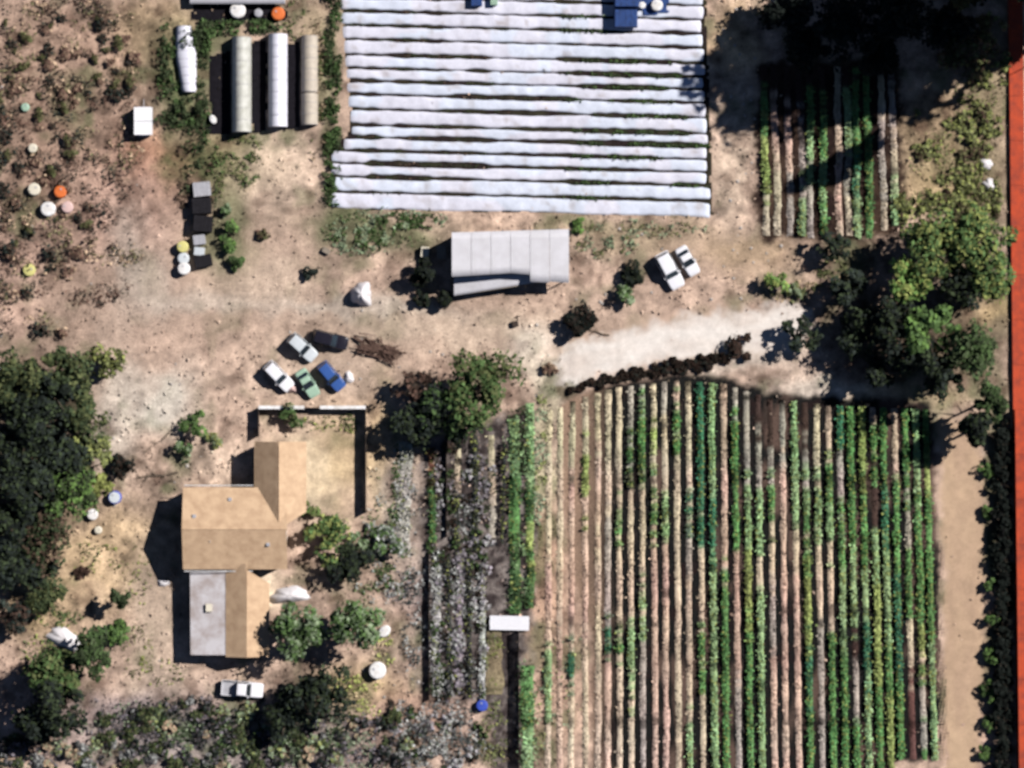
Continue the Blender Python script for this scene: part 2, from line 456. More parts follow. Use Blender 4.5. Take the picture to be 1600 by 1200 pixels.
def crown_mesh(name, r, h0, h1, col, n, lobes=14, leaf=0.42, gap=0.25, tint=None):
    """leaf clumps through an uneven crown between heights h0 and h1"""
    col = np.array(col)
    Cs = []; Ds = []; K = []
    zc = (h0 + h1) / 2; hz = (h1 - h0) / 2
    for k in range(lobes):
        u = unit(1)[0]
        rad = rs.rand() ** 0.45
        c = np.array([u[0] * r * 0.82 * rad, u[1] * r * 0.82 * rad, zc + u[2] * hz * 0.62 * rad])
        lr = r * (0.18 + 0.28 * rs.rand())
        m = int(n / lobes * (0.6 + 0.8 * rs.rand()))
        d = unit(m)
        d[:, 2] = np.where(d[:, 2] < -0.5, -d[:, 2], d[:, 2])
        q = lr * (0.55 + 0.5 * rs.rand(m, 1)) * (0.8 + 0.5 * vnoise(d[:, :1] * 3 + k * 7, d[:, 1:2] * 3 + d[:, 2:] * 2, 1.0, k))
        Cs.append(c + d * q * np.array([1, 1, min(1.6, hz / r * 1.2)])); Ds.append(d)
        shade = 0.65 + 0.75 * rs.rand()
        lc = np.tile(col * shade, (m, 1)) * (0.6 + 0.8 * rs.rand(m, 1))
        if tint is not None:
            w = (rs.rand(m, 1) < 0.25 + 0.3 * rs.rand()).astype(float) * 0.8
            lc = lc * (1 - w) + np.array(tint) * w * (0.6 + 0.7 * rs.rand(m, 1))
        K.append(lc)
    C = np.concatenate(Cs); D = np.concatenate(Ds); K = np.concatenate(K)
    keep = fbm(C[:, 0] + 31, C[:, 1] + C[:, 2] * 0.7, r * 0.35 + 0.3, 7, 2) > gap
    C, D, K = C[keep], D[keep], K[keep]
    C[:, 2] = np.maximum(C[:, 2], 0.05)
    return leaf_cloud(name, C, D, leaf, K)

def tree(px, py, rpx, h, col, label, n=1500, leaf=0.38, tint=None, group=None, name='tree', gap=0.3, low=0.3, lobes=None, slim=1.0):
    r = rpx / S
    x, y = P(px, py, h * 0.6)
    t = thing(name, label, 'tree' if name != 'shrub' else 'shrub', (x, y, float(gh(x, y))), 0, group)
    mb = MB()
    tr = (0.05 * r + 0.06) * slim
    top = h * 0.75
    lean = (rs.rand(2) - 0.5) * 0.2 * r
    mb.tube([(0, 0, -0.15), (lean[0] * .3, lean[1] * .3, top * 0.4), (lean[0], lean[1], top)], [tr * 1.3, tr * 0.85, tr * 0.3], 7)
    for k in range(6):
        a = k * 1.05 + rs.rand(); z0 = top * (0.35 + 0.1 * k); L = r * (0.5 + 0.3 * rs.rand())
        p0 = (lean[0] * z0 / top, lean[1] * z0 / top, z0)
        mb.tube([p0, (p0[0] + L * .5 * math.cos(a), p0[1] + L * .5 * math.sin(a), min(z0 + 0.3 * L, h * .85)),
                 (p0[0] + L * math.cos(a), p0[1] + L * math.sin(a), min(z0 + 0.6 * L, h * .9))], [tr * 0.5, tr * 0.3, tr * 0.1], 5)
    mb.build('trunk', M['bark'], t, True)
    new_obj('crown', crown_mesh('crown', r, h * low, h, col, int(n * 1.5), lobes=lobes or max(8, int(9 + r * 2)), leaf=leaf, gap=gap, tint=tint), M['leaf'], t)
    return t

def shrub(px, py, rpx, h, col, label, n=320, leaf=0.3, tint=None, group=None, gap=0.22, cat='shrub', name='shrub'):
    r = rpx / S
    b = base(px, py)
    t = thing(name, label, cat, b, 0, group)
    mb = MB()
    for k in range(5):
        a = k * 1.256 + rs.rand()
        mb.tube([(0.04 * math.cos(a), 0.04 * math.sin(a), -0.1), (r * .3 * math.cos(a), r * .3 * math.sin(a), h * .5), (r * .6 * math.cos(a), r * .6 * math.sin(a), h * .8)], [0.045, 0.03, 0.01], 5)
    mb.build('stem', M['bark'], t, True)
    new_obj('foliage', crown_mesh('foliage', r, 0.0, h, col, n, lobes=7, leaf=leaf, gap=gap, tint=tint), M['leaf'], t)
    return t

DG = np.array([0.030, 0.042, 0.020]); MG = np.array([0.050, 0.085, 0.030]); BG = np.array([0.095, 0.165, 0.045])
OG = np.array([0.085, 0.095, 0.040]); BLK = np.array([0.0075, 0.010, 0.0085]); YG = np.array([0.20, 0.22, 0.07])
SIL = np.array([0.28, 0.285, 0.28]); LAV = np.array([0.22, 0.195, 0.225]); DRYC = np.array([0.36, 0.26, 0.18]); BRN = np.array([0.075, 0.045, 0.035])
PALEG = np.array([0.20, 0.25, 0.16])

T = tree
# woods along the left edge
T(30, 592, 52, 8, DG * .8, 'dark tree at left edge, topmost of the left wood', tint=OG)
T(108, 578, 46, 6, DG, 'dark olive tree right of the topmost tree of the left wood', tint=OG)
T(166, 566, 34, 4.5, OG, 'small olive tree jutting into the yard from the left wood', 900, tint=YG)
T(52, 665, 60, 10, BLK * 1.5, 'near black tall tree in the middle of the left wood', 1700, tint=DG)
T(132, 650, 40, 6, DG, 'dark green tree at the yard side of the left wood', tint=OG)
T(138, 705, 38, 5, OG, 'olive green tree bordering the pale dirt strip', 1100, tint=YG)
T(40, 760, 58, 10, BLK * 1.6, 'near black tree at left edge above the straw clearing', 1700, tint=DG)
T(112, 770, 48, 7, DG, 'dark green tree just left of the small blue drum', tint=BG)
T(162, 755, 22, 3.5, YG * .7, 'small yellow green tree beside the small blue drum', 500)
T(66, 838, 52, 7, DG, 'dark tree at the bottom right of the left wood', tint=BRN)
T(15, 880, 42, 8, BLK * 1.6, 'black green tree cut by left edge, below the others', tint=DG)
T(75, 935, 38, 4, DG, 'dark green bushy tree beside the pale sheet at lower left', 900, tint=OG)
T(20, 965, 32, 4, BLK * 2, 'small dark tree cut by left edge near the pale sheet', 700, tint=BRN)
T(187, 935, 17, 5, DG, 'slim dark tree standing left of the house', 420, leaf=.35)
T(186, 990, 22, 2.5, MG, 'small fresh green tree below the slim dark tree', 420, tint=BG, leaf=.35)
T(140, 1022, 40, 7, DG, 'green tree over the black shade at lower left', tint=MG)
T(88, 1050, 46, 6, MG * .8, 'leafy green tree just below the pale sheet', tint=OG)
T(95, 1105, 50, 8, BLK * 1.4, 'tree coloured black for shade, lowest on the left', 1500, tint=DG)  # black crown added over the shaded ground
for px, py, rr, hh, lab in [(15, 630, 44, 7, 'black green tree at left edge, second from the top of the left wood'), (90, 620, 42, 7, 'black green tree in the upper left wood behind the olive trees'), (20, 705, 46, 9, 'black green tree at left edge, third from the top of the left wood'),
                            (92, 712, 44, 7, 'black green tree in the heart of the left wood'), (15, 820, 44, 8, 'black green tree at left edge beside the straw clearing'), (60, 890, 34, 5, 'black green tree at the lower corner of the left wood'), (60, 1130, 40, 6, 'black green tree at lower left, left of the lowest black tree')]:
    T(px, py, rr, hh, BLK * 1.5, lab, 1300, tint=DG)
for px, py, rr, hh, lab in [(1400, 500, 44, 9, 'tree coloured black for shade, left of the middle of the right wood'), (1425, 560, 46, 9, 'tree coloured black for shade at the lower left of the right wood'), (1500, 450, 40, 8, 'black green tree in the heart of the right wood'), (1375, 575, 34, 6, 'tree coloured black for shade, just above the pale ground by the striped field'), (1530, 670, 34, 8, 'black green tree beside the top of the dirt track')]:
    T(px, py, rr, hh, BLK * 1.4, lab, 1300, tint=DG)  # crowns at the wood's left side carry the black of its shade
# beside the house
T(520, 838, 40, 3.5, MG, 'bushy green tree right of the tan house roof', 1100, tint=YG, gap=.4)
T(552, 885, 42, 3.6, BLK * 1.8, 'near black tree right of the white canopy', 1500, tint=DG)
T(466, 985, 50, 8, MG, 'green tree touching the south wing of the house', 1800, tint=PALEG * .8)
T(550, 972, 48, 8, MG, 'green tree between the house tree and the white tanks', 1700, tint=PALEG * .8)
T(445, 1120, 44, 5, BLK * 1.6, 'tree coloured black for shade at the top of the bottom thicket, below the pickup', 1300, tint=DG)  # this tree and the next are blackened to fill a shaded patch
T(505, 1080, 52, 7, BLK * 1.6, 'tree coloured black for shade, right of the white pickup below the house', 1300, tint=DG)
T(612, 845, 26, 3, MG, 'small grey green tree at the edge of the flower garden', 600, tint=SIL, gap=.4)
# centre
T(752, 602, 66, 9, MG * .85, 'big green tree in the centre above the flower garden', 2200, tint=OG)
T(690, 640, 50, 6, BLK * 1.9, 'dark tree left of the big central tree', 1800, tint=MG)
T(655, 660, 38, 6, BLK * 1.5, 'near black tree at the lower left of the central trees', 1300, tint=DG)
T(722, 668, 36, 5, BLK * 1.6, 'near black tree directly below the big central tree', 1200, tint=DG)
T(645, 600, 30, 5, BRN, 'dark brown half bare tree at the end of the brush pile', 700, gap=.42, tint=BLK)
# right side
T(1448, 388, 58, 10, MG, 'large green tree, upper left of the right wood', 2000, tint=YG * .8)
T(1525, 372, 58, 10, MG, 'large yellow green tree, topmost of the right wood', 2000, tint=YG * .9)
T(1418, 440, 40, 9, BG * .8, 'bright green tree nearest the end of the drive', 1400, tint=YG)
T(1540, 432, 44, 9, MG, 'green tree above the straw patch at right edge', 1500, tint=YG * .8)
T(1452, 520, 46, 11, MG, 'green tree over the black shade, middle of right wood', 1600, tint=BG)
T(1528, 548, 48, 11, DG * 1.2, 'dark green tree below the straw patch at right edge', 1700, tint=MG)
T(1475, 590, 40, 11, BLK * 1.8, 'dark tree at the lower side of the right wood', 1300, tint=DG)
T(1553, 625, 32, 10, DG, 'dark tree lowest in the right wood by the orange border', 1100, tint=MG)
T(1250, 525, 32, 4, BLK * 2, 'dark bushy tree at the right end of the pale drive', 1000, tint=DG)
T(1320, 450, 34, 5, BLK * 2, 'tree coloured black for shade, left of the bright green tree', 1000, tint=DG)  # this crown and the next two stand in for cast tree shade
T(1350, 520, 44, 6, BLK * 1.5, 'tree coloured black as the shade beyond the drive end', 1300, tint=DG)
T(1300, 385, 30, 4, BLK * 2.2, 'small dark tree as shade at the foot of the upper right crop plot', 800, tint=DG, gap=.4)
T(1500, 90, 44, 6, OG * .8, 'brown olive tree in the upper right corner by the orange border', 1100, tint=BRN, gap=.42)
T(1545, 60, 34, 4, OG, 'small olive tree beside the top of the orange border', 700, tint=BRN, gap=.4)
# tall trees just above the frame whose shade falls over the upper right
for px, py, r, hh, lab in [(1600, -100, 105, 38, 'leftmost tall dark tree shading the upper right corner'), (1690, -105, 105, 38, 'second from left tall dark tree shading the upper right corner'), (1770, -118, 105, 38, 'third from left tall dark tree shading the upper right corner'),
                       (1860, -150, 95, 38, 'rightmost tall dark tree shading the upper right corner'), (1520, -92, 80, 24, 'shorter dark tree left of the tall ones above the upper right corner')]:
    tree(px, py, r, hh, DG * .6, lab, 4600, leaf=.95, gap=.0, low=.25)
for px, py, rr, hh, lab in [(1238, 16, 60, 8, 'tree coloured black for shade at the top edge, nearest to the white beds'), (1325, 40, 62, 9, 'tree coloured black for shade at the top edge, above the small crop plot'), (1412, 26, 58, 9, 'tree coloured black for shade at the top edge, right of the small crop plot'),
                            (1480, 40, 44, 7, 'tree coloured black for shade at the top edge, beside the brown olive tree'), (1262, 80, 40, 7, 'tree coloured black for shade, top left corner of the small crop plot'), (1375, 88, 36, 6, 'tree coloured black for shade, top right corner of the small crop plot')]:
    tree(px, py, rr, hh, BLK, lab, 2000, tint=BLK * 1.8, gap=.12)  # black crowns added to fill in the dark shaded area
tree(1652, 76, 25, 34, DG, 'slim tall tree behind the orange border shading the upper right plot', 1900, leaf=.7, gap=.0, low=.5, lobes=30, slim=.3)

# ------------------------------------------------------------------ shrubs and weeds
Sh = shrub
LG = (np.array([.24, .36, .18]), 'green')
Sh(306, 664, 28, 2.6, MG, 'bright green bush between the yard and the tan lean-to roof', 500, tint=BG)
Sh(290, 705, 20, 2.0, MG, 'pale green bush just below the bright yard bush', 320, tint=PALEG)
Sh(330, 690, 18, 1.2, YG * .8, 'yellowish low bush beside the dark end of the house wing', 260, tint=PALEG)
Sh(196, 735, 26, 2.6, BLK * 1.1, 'dark round bush standing in for a shadow at the end of the branch line', 1200, tint=BRN * .4, gap=.0)  # cast shadow built as a black bush
Sh(980, 462, 22, 2.4, MG, 'green bush left of the two white cars by the drive', 460, tint=PALEG)
Sh(985, 425, 24, 2.2, BLK * 1.1, 'near black bush standing in for the shade left of the white cars', 900, tint=DG * .5, gap=.0)  # darkens the shade beside the cars
Sh(1212, 436, 26, 3.4, BG, 'fresh light green bush above the drive', 560, tint=YG)
Sh(1248, 450, 24, 1.2, OG, 'low straw green bush right of the light green bush', 300, tint=PALEG)
Sh(904, 510, 34, 3.0, BLK, 'round black purple bush standing in for a shadow, left end of the drive', 2200, tint=BRN * .3, gap=.0)  # a tree's cast shadow, built as a solid black bush
Sh(1150, 548, 34, 1.7, BRN * .6, 'wide dark brown bush under the drive at the crop field corner', 620, tint=BLK)
for i in range(17):
    px = 893 + i * 14.5
    Sh(px + rs.uniform(-2, 2), 609 - i * 3.1 + 7 * math.sin(i * .25) * -.5 + rs.uniform(-2, 2), 9 + i * .5, 0.7, BRN * .3, 'low dark brown bush in the ragged hedge along the top of the striped field', 420, tint=BLK * 1.5, gap=.02, group='dark bushes along the top of the striped field')
Sh(860, 580, 16, 1.0, BRN, 'rusty dry bush at the very tip of the pale drive', 240, tint=DRYC)
Sh(660, 430, 26, 4.2, BLK, 'tall bush coloured as shade at the left wall of the pale roofed shed', 1860, tint=DG * .4, gap=.0)  # these three black bushes stand in for the shed's cast shade
Sh(690, 462, 18, 2.6, BLK, 'bush coloured as shade at the lower left corner of the shed', 1080, tint=DG * .4, gap=.0)
Sh(658, 468, 16, 1.8, BLK, 'low bush coloured as shade, furthest from the shed wall', 960, tint=DG * .4, gap=.0)
Sh(360, 372, 26, 2.2, MG, 'green bush beside the row of dark bins', 480, tint=BG)
Sh(372, 412, 18, 1.6, MG, 'small green bush at the lower end of the dark bins', 300, tint=DG)
Sh(352, 330, 16, 1.4, MG, 'small pale green bush at the upper end of the dark bins', 260, tint=PALEG)
Sh(462, 652, 24, 2.8, MG * .9, 'green bush inside the corner of the board fence', 440, tint=OG)
Sh(905, 352, 14, 1.0, BG * .8, 'bright green weed clump at the upper right corner of the shed', 260, tint=MG)
Sh(485, 425, 13, 1.1, BLK * 2, 'small dark bush alone in the yard, left of the white heap', 200)
Sh(408, 368, 14, 1.0, BRN, 'small dry bush in the yard right of the dark bins', 180, tint=OG)
Sh(128, 895, 13, .9, BRN * .7, 'small dark dry bush alone in the straw clearing', 180)
Sh(590, 830, 24, 1.5, MG, 'low green bush left of the flower garden', 360, tint=SIL)
Sh(485, 795, 18, 1.7, OG, 'olive bush at the lower edge of the concrete patio', 320, tint=BG)
Sh(560, 850, 22, 1.8, MG, 'mixed green bush right of the olive patio bush', 380, tint=PALEG)
for i, (px, py, r, hh) in enumerate([(1545, 735, 16, 1.8), (1542, 800, 12, 1.4), (1547, 915, 14, 1.8), (1549, 965, 13, 1.8), (1548, 1022, 15, 1.6), (1545, 1080, 17, 1.8), (1541, 1130, 15, 1.6), (1536, 1175, 13, 1.3)]):
    Sh(px, py, r, hh, MG * .8, 'small green shrub along the dirt track below the right wood', 260, tint=BG * .8, group='shrubs along the right dirt track')
for i in range(34):  # black bushes added to darken the shaded strip
    Sh(1566 + rs.uniform(-2, 2), 668 + i * 16.5 + rs.uniform(-3, 3), 19, 2.2, BLK * .8, 'hedge bush coloured black for the shade strip by the orange border', 420, gap=.0, group='black hedge bushes along the orange wall')

def copies(proto, spots, group):
    out = [proto]
    for (px, py, s, rz) in spots:
        r = proto.copy(); COL.objects.link(r)
        r.location = base(px, py); r.rotation_euler = (0, 0, rz); r.scale = (s, s, s * (0.8 + 0.4 * rs.rand()))
        for ch in list(proto.children):
            c = ch.copy(); COL.objects.link(c); c.parent = r
        out.append(r)
    return out

def spread(n, zones):
    L = []
    for i in range(n):
        x0, y0, x1, y1 = zones[rs.randint(len(zones))]
        L.append((rs.uniform(x0, x1), rs.uniform(y0, y1), 0.55 + 0.9 * rs.rand(), rs.rand() * 6.3))
    return L
LEFTZ = [(0, 0, 190, 260), (0, 0, 120, 460), (10, 240, 150, 540), (150, 30, 220, 150)]
for c, t, lab, n in [(BRN * 1.3, DRYC, 'low brown dry shrub on the rough ground at upper left', 36), (OG, BRN, 'low olive grey shrub on the rough ground at upper left', 28), (BLK * 2.2, BRN, 'low dark shrub on the rough ground at upper left', 26)]:
    g = lab.replace('low', 'scattered low').replace('shrub', 'shrubs')
    pr = Sh(100, 200, 12, 0.8, c, lab, 130, leaf=.24, tint=t, group=g)
    sp = spread(n, LEFTZ)
    pr.location = base(*sp[0][:2]); copies(pr, sp[1:], g)
BOTZ = [(150, 1105, 420, 1200), (260, 1090, 560, 1200), (420, 1120, 640, 1200), (0, 1150, 200, 1200)]
for c, t, lab, n in [(np.array([.07, .07, .072]), SIL * .8, 'low grey leaved shrub in the thicket at the bottom edge', 24), (PALEG * .9, YG, 'low pale green shrub in the thicket at the bottom edge', 22), (DRYC * .7, PALEG, 'low straw coloured shrub in the thicket at the bottom edge', 20), (DG, OG, 'low dark green shrub in the thicket at the bottom edge', 40), (BLK * 1.8, LAV * .6, 'low near black shrub in the thicket at the bottom edge', 40)]:
    g = lab.replace('shrub', 'shrubs')
    pr = Sh(300, 1150, 13, 1.1, c, lab, 190, leaf=.21, tint=t, group=g)
    sp = spread(n, BOTZ)
    pr.location = base(*sp[0][:2]); copies(pr, sp[1:], g)
FLZ = [(672, 700, 770, 850), (668, 850, 760, 1090), (668, 850, 760, 1090), (600, 1090, 760, 1200)]
for c, t, lab, n in [(SIL, LAV * 1.2, 'silver grey flowering plant in the flower garden', 26), (LAV, SIL, 'pale lavender plant in the flower garden', 22), (DG * .9, MG, 'dark green plant in the flower garden', 40), (BLK * 1.6, BRN * .6, 'dark purple plant in the flower garden', 50)]:
    g = lab.replace('plant', 'plants')
    pr = Sh(700, 900, 9, 0.55, c, lab, 110, leaf=.17, tint=t, group=g, cat='plant', name='garden_plant')
    sp = spread(n, FLZ)
    pr.location = base(*sp[0][:2]); copies(pr, sp[1:], g)
RZ = [(1410, 150, 1560, 330), (1500, 20, 1570, 320), (1400, 300, 1560, 360)]
for c, t, lab, n in [(OG * 1.2, YG, 'low olive yellow shrub on the rough slope at upper right', 46), (BRN, OG, 'low brown shrub on the rough slope at upper right', 24)]:
    g = lab.replace('shrub', 'shrubs')
    pr = Sh(1500, 250, 13, 0.9, c, lab, 150, leaf=.25, tint=t, group=g)
    sp = spread(n, RZ)
    pr.location = base(*sp[0][:2]); copies(pr, sp[1:], g)

def weeds(name, spots, n, col, tint, size=0.22, h=0.35, sz=1.0):
    """ground cover nobody could count: one object of leaf clumps"""
    col = np.array(col)
    Cs = []
    for (cx, cy, rx, ry) in spots:
        m = max(8, int(n / len(spots)))
        a = rs.rand(m) * 6.283; q = np.sqrt(rs.rand(m)) * (0.75 + 0.35 * rs.rand(m))
        x, y = P(cx + rx * q * np.cos(a), cy + ry * q * np.sin(a))
        Cs.append(np.stack([x, y], -1))
    C = np.concatenate(Cs)
    keep = fbm(C[:, 0], C[:, 1], 1.4, 13, 3) > 0.42
    C = C[keep]
    hh = h * rs.rand(len(C)) ** 1.3 * np.clip(fbm(C[:, 0], C[:, 1], 1.1, 19, 2) * 2, .3, 1.6)
    C3 = np.stack([C[:, 0], C[:, 1], gh(C[:, 0], C[:, 1]) + 0.03 + hh], -1)
    w = (vnoise(C[:, 0], C[:, 1], 0.9, 4) > 0.55)[:, None] * 0.8
    K = (col * (1 - w) + np.array(tint) * w) * (0.6 + 0.8 * rs.rand(len(C), 1))
    return kind(new_obj(name, leaf_cloud(name, C3, np.zeros_like(C3), size * sz, K, up=.8), M['leaf']), 'stuff')

weeds('weeds', [(520, y, 16, 26) for y in range(0, 330, 30)], 5600, MG * .8, DG, h=.9)
weeds('weeds', [(590, 358, 85, 34), (560, 375, 50, 25), (640, 345, 60, 16)], 2600, MG * .85, PALEG, h=.45)
weeds('weeds', [(1000, 358, 110, 16), (950, 385, 50, 22)], 1200, OG, PALEG, h=.35)
weeds('weeds', [(275, 90, 28, 55), (262, 150, 22, 50), (318, 60, 14, 30), (345, 45, 40, 14), (400, 42, 40, 12), (300, 180, 30, 24)], 3200, DG * 1.2, MG, h=.8, sz=1.2)
weeds('weeds', [(375, 232, 40, 24), (340, 270, 16, 40), (385, 265, 26, 30), (460, 30, 20, 30)], 1700, OG, MG, h=.5)
weeds('weeds', [(300, 245, 22, 30), (290, 300, 18, 30), (330, 300, 12, 60)], 1000, DG, BRN, h=.6)
weeds('weeds', [(500, 150, 12, 50), (500, 230, 16, 40), (495, 90, 12, 60)], 900, OG, DRYC * .8, h=.5)
weeds('weeds', [(490, 660, 50, 14), (545, 660, 16, 18)], 420, OG, YG, h=.25)
weeds('weeds', [(585, 790, 22, 60), (600, 880, 24, 40), (590, 920, 34, 30), (620, 760, 8, 70)], 1300, MG, SIL, h=.4)
weeds('weeds', [(560, 1075, 40, 24), (600, 1010, 18, 50), (575, 1105, 40, 30)], 900, YG * 1.3, DRYC, h=.35)
weeds('weeds', [(200, 900, 40, 60), (215, 1010, 26, 40), (150, 870, 50, 24), (240, 1050, 50, 24)], 900, OG, YG, h=.25)
weeds('weeds', [(1235, 460, 30, 18), (1270, 440, 20, 20), (1300, 420, 26, 16)], 800, OG, DRYC, h=.4)
weeds('weeds', [(1480, 250, 60, 50), (1520, 180, 40, 70), (1450, 320, 60, 26), (1540, 300, 25, 60)], 2400, OG * 1.1, YG, h=.5)
weeds('weeds', [(120, 1010, 60, 20), (90, 965, 40, 16), (60, 1030, 30, 40)], 900, MG, YG, h=.4)

weeds('weeds', [(180, 1140, 60, 50), (260, 1150, 80, 46), (340, 1150, 70, 50), (420, 1170, 60, 34), (500, 1150, 60, 46), (570, 1170, 60, 36), (60, 1170, 60, 34)], 6500, np.array([.075, .07, .078]), PALEG * .9, h=.7)
weeds('weeds', [(300, 1120, 140, 36), (470, 1130, 90, 50), (380, 1170, 120, 34)], 3600, BLK * 2.2, DG, h=.9)
weeds('weeds', [(690, 900, 30, 50), (690, 990, 28, 60), (720, 1060, 40, 34), (735, 930, 28, 60), (715, 800, 40, 40), (640, 1150, 60, 46), (700, 1150, 50, 40)], 4800, SIL * 1.1, BLK * 2, h=.6)
weeds('weeds', [(700, 760, 34, 60), (750, 760, 26, 60), (735, 870, 28, 40), (690, 1060, 30, 30)], 2600, DG, LAV, h=.6)
weeds('weeds', [(rs.uniform(0, 190), rs.uniform(0, 480), 26, 20) for i in range(46)], 4600, BRN * 1.2, BLK * 2, h=.7)
weeds('weeds', [(rs.uniform(0, 210), rs.uniform(0, 500), 24, 18) for i in range(40)], 3400, DRYC, OG, h=.4)
weeds('weeds', [(845, 640 + 40 * i, 14, 26) for i in range(6)] + [(880, 1060, 40, 90), (845, 1120, 26, 60)], 1500, PALEG, YG, h=.3)

weeds('weeds', [(640, 920, 20, 40), (645, 1000, 18, 60), (630, 1120, 40, 40), (700, 1120, 50, 30), (720, 1170, 50, 30), (650, 1180, 40, 24), (640, 800, 16, 60)], 3400, SIL * .9, BLK * 2, h=.6)
weeds('weeds', [(620, 900, 24, 50), (610, 830, 18, 40), (680, 1150, 60, 40)], 1200, MG, LAV, h=.5)
weeds('weeds', [(772, 1030, 16, 50), (772, 1150, 22, 60)], 900, OG * 1.3, YG, h=.3)
weeds('weeds', [(815, 660 + 44 * i, 20, 26) for i in range(7)] + [(822, 1080, 20, 50), (826, 1160, 18, 50)], 3000, DG * 1.1, LG[0] * .7, h=.7)
weeds('weeds', [(rs.uniform(0, 200), rs.uniform(0, 420), 15, 13) for i in range(50)] + [(12, y, 14, 30) for y in range(0, 540, 40)], 3200, BLK * 2.4, BRN * .8, h=1.0)
weeds('weeds', [(rs.uniform(150, 640), rs.uniform(1115, 1200), 22, 16) for i in range(26)], 3600, DG, MG, h=.9)
weeds('weeds', [(300, 60, 20, 20), (262, 90, 16, 60), (318, 110, 10, 70), (300, 165, 34, 16), (270, 185, 26, 20), (310, 210, 20, 30)], 3000, DG * .9, MG * .8, h=1.0)

# scattered straw tufts and litter over all the open ground
def litter():
    n = 32000
    x = rs.uniform(-69, 65.5, n); y = rs.uniform(-52, 52, n)
    px = x * S + 800; py = 600 - y * S
    k = roughness_map(x, y) * (0.35 + 0.9 * fbm(x, y, 3, 27, 3))
    out = [(880, 600, 1470, 1200), (528, 0, 1110, 335), (1185, 90, 1395, 370), (705, 362, 890, 445), (880, 490, 1250, 590), (1470, 640, 1545, 1200), (400, 680, 560, 800), (287, 760, 450, 1025), (312, 50, 472, 214)]
    for a, b, c, d in out:
        k[(px > a) & (px < c) & (py > b) & (py < d)] *= 0.04
    keep = rs.rand(n) < k
    x, y = x[keep], y[keep]
    z = gh(x, y)
    C = np.stack([x, y, z + 0.03 + 0.2 * rs.rand(len(x)) ** 2], -1)
    K = ground_col(x, y) * (0.65 + 0.75 * rs.rand(len(x), 1))
    dk = rs.rand(len(x)) < 0.03
    K[dk] = K[dk] * 0.35
    kind(new_obj('dry_grass', leaf_cloud('dry_grass', C, np.zeros_like(C), 0.26, K, up=0.5), M['leaf']), 'stuff')
litter()

# ------------------------------------------------------------------ white plastic covered beds
ORD = ['first', 'second', 'third', 'fourth', 'fifth', 'sixth', 'seventh', 'eighth', 'ninth', 'tenth', 'eleventh', 'twelfth', 'thirteenth', 'fourteenth', 'fifteenth',
       'sixteenth', 'seventeenth', 'eighteenth', 'nineteenth', 'twentieth', 'twenty-first', 'twenty-second', 'twenty-third', 'twenty-fourth', 'twenty-fifth', 'twenty-sixth',
       'twenty-seventh', 'twenty-eighth', 'twenty-ninth', 'thirtieth', 'thirty-first', 'thirty-second', 'thirty-third', 'thirty-fourth', 'thirty-fifth', 'thirty-sixth', 'thirty-seventh', 'thirty-eighth']
YG_ = [-28, -5, 17, 39, 61, 85, 106, 126, 147, 170, 195, 214, 235, 255, 276, 300, 328]
PINCH = {2: [(535, 660, 5), (900, 950, 6), (820, 900, 4)], 3: [(530, 670, 4), (750, 810, 5), (820, 950, 5)], 4: [(560, 675, 4)], 5: [(625, 780, 6), (880, 1065, 8)], 6: [(600, 660, 4), (720, 780, 6), (880, 1080, 9)],
         7: [(600, 790, 6), (890, 1055, 9)], 8: [(690, 910, 8), (950, 1060, 6)], 9: [(680, 830, 6), (910, 1080, 7)], 10: [(600, 720, 6), (890, 1090, 9)], 11: [(550, 610, 8), (620, 790, 8), (900, 1112, 10)],
         12: [(540, 630, 7), (670, 780, 5), (890, 1040, 6)], 13: [(560, 780, 10), (880, 940, 5)], 14: [(560, 690, 9), (870, 960, 9), (1040, 1112, 8)], 15: [(850, 960, 6), (520, 640, 4)]}
white = np.array(A(224, 227, 243))
gapspots = []
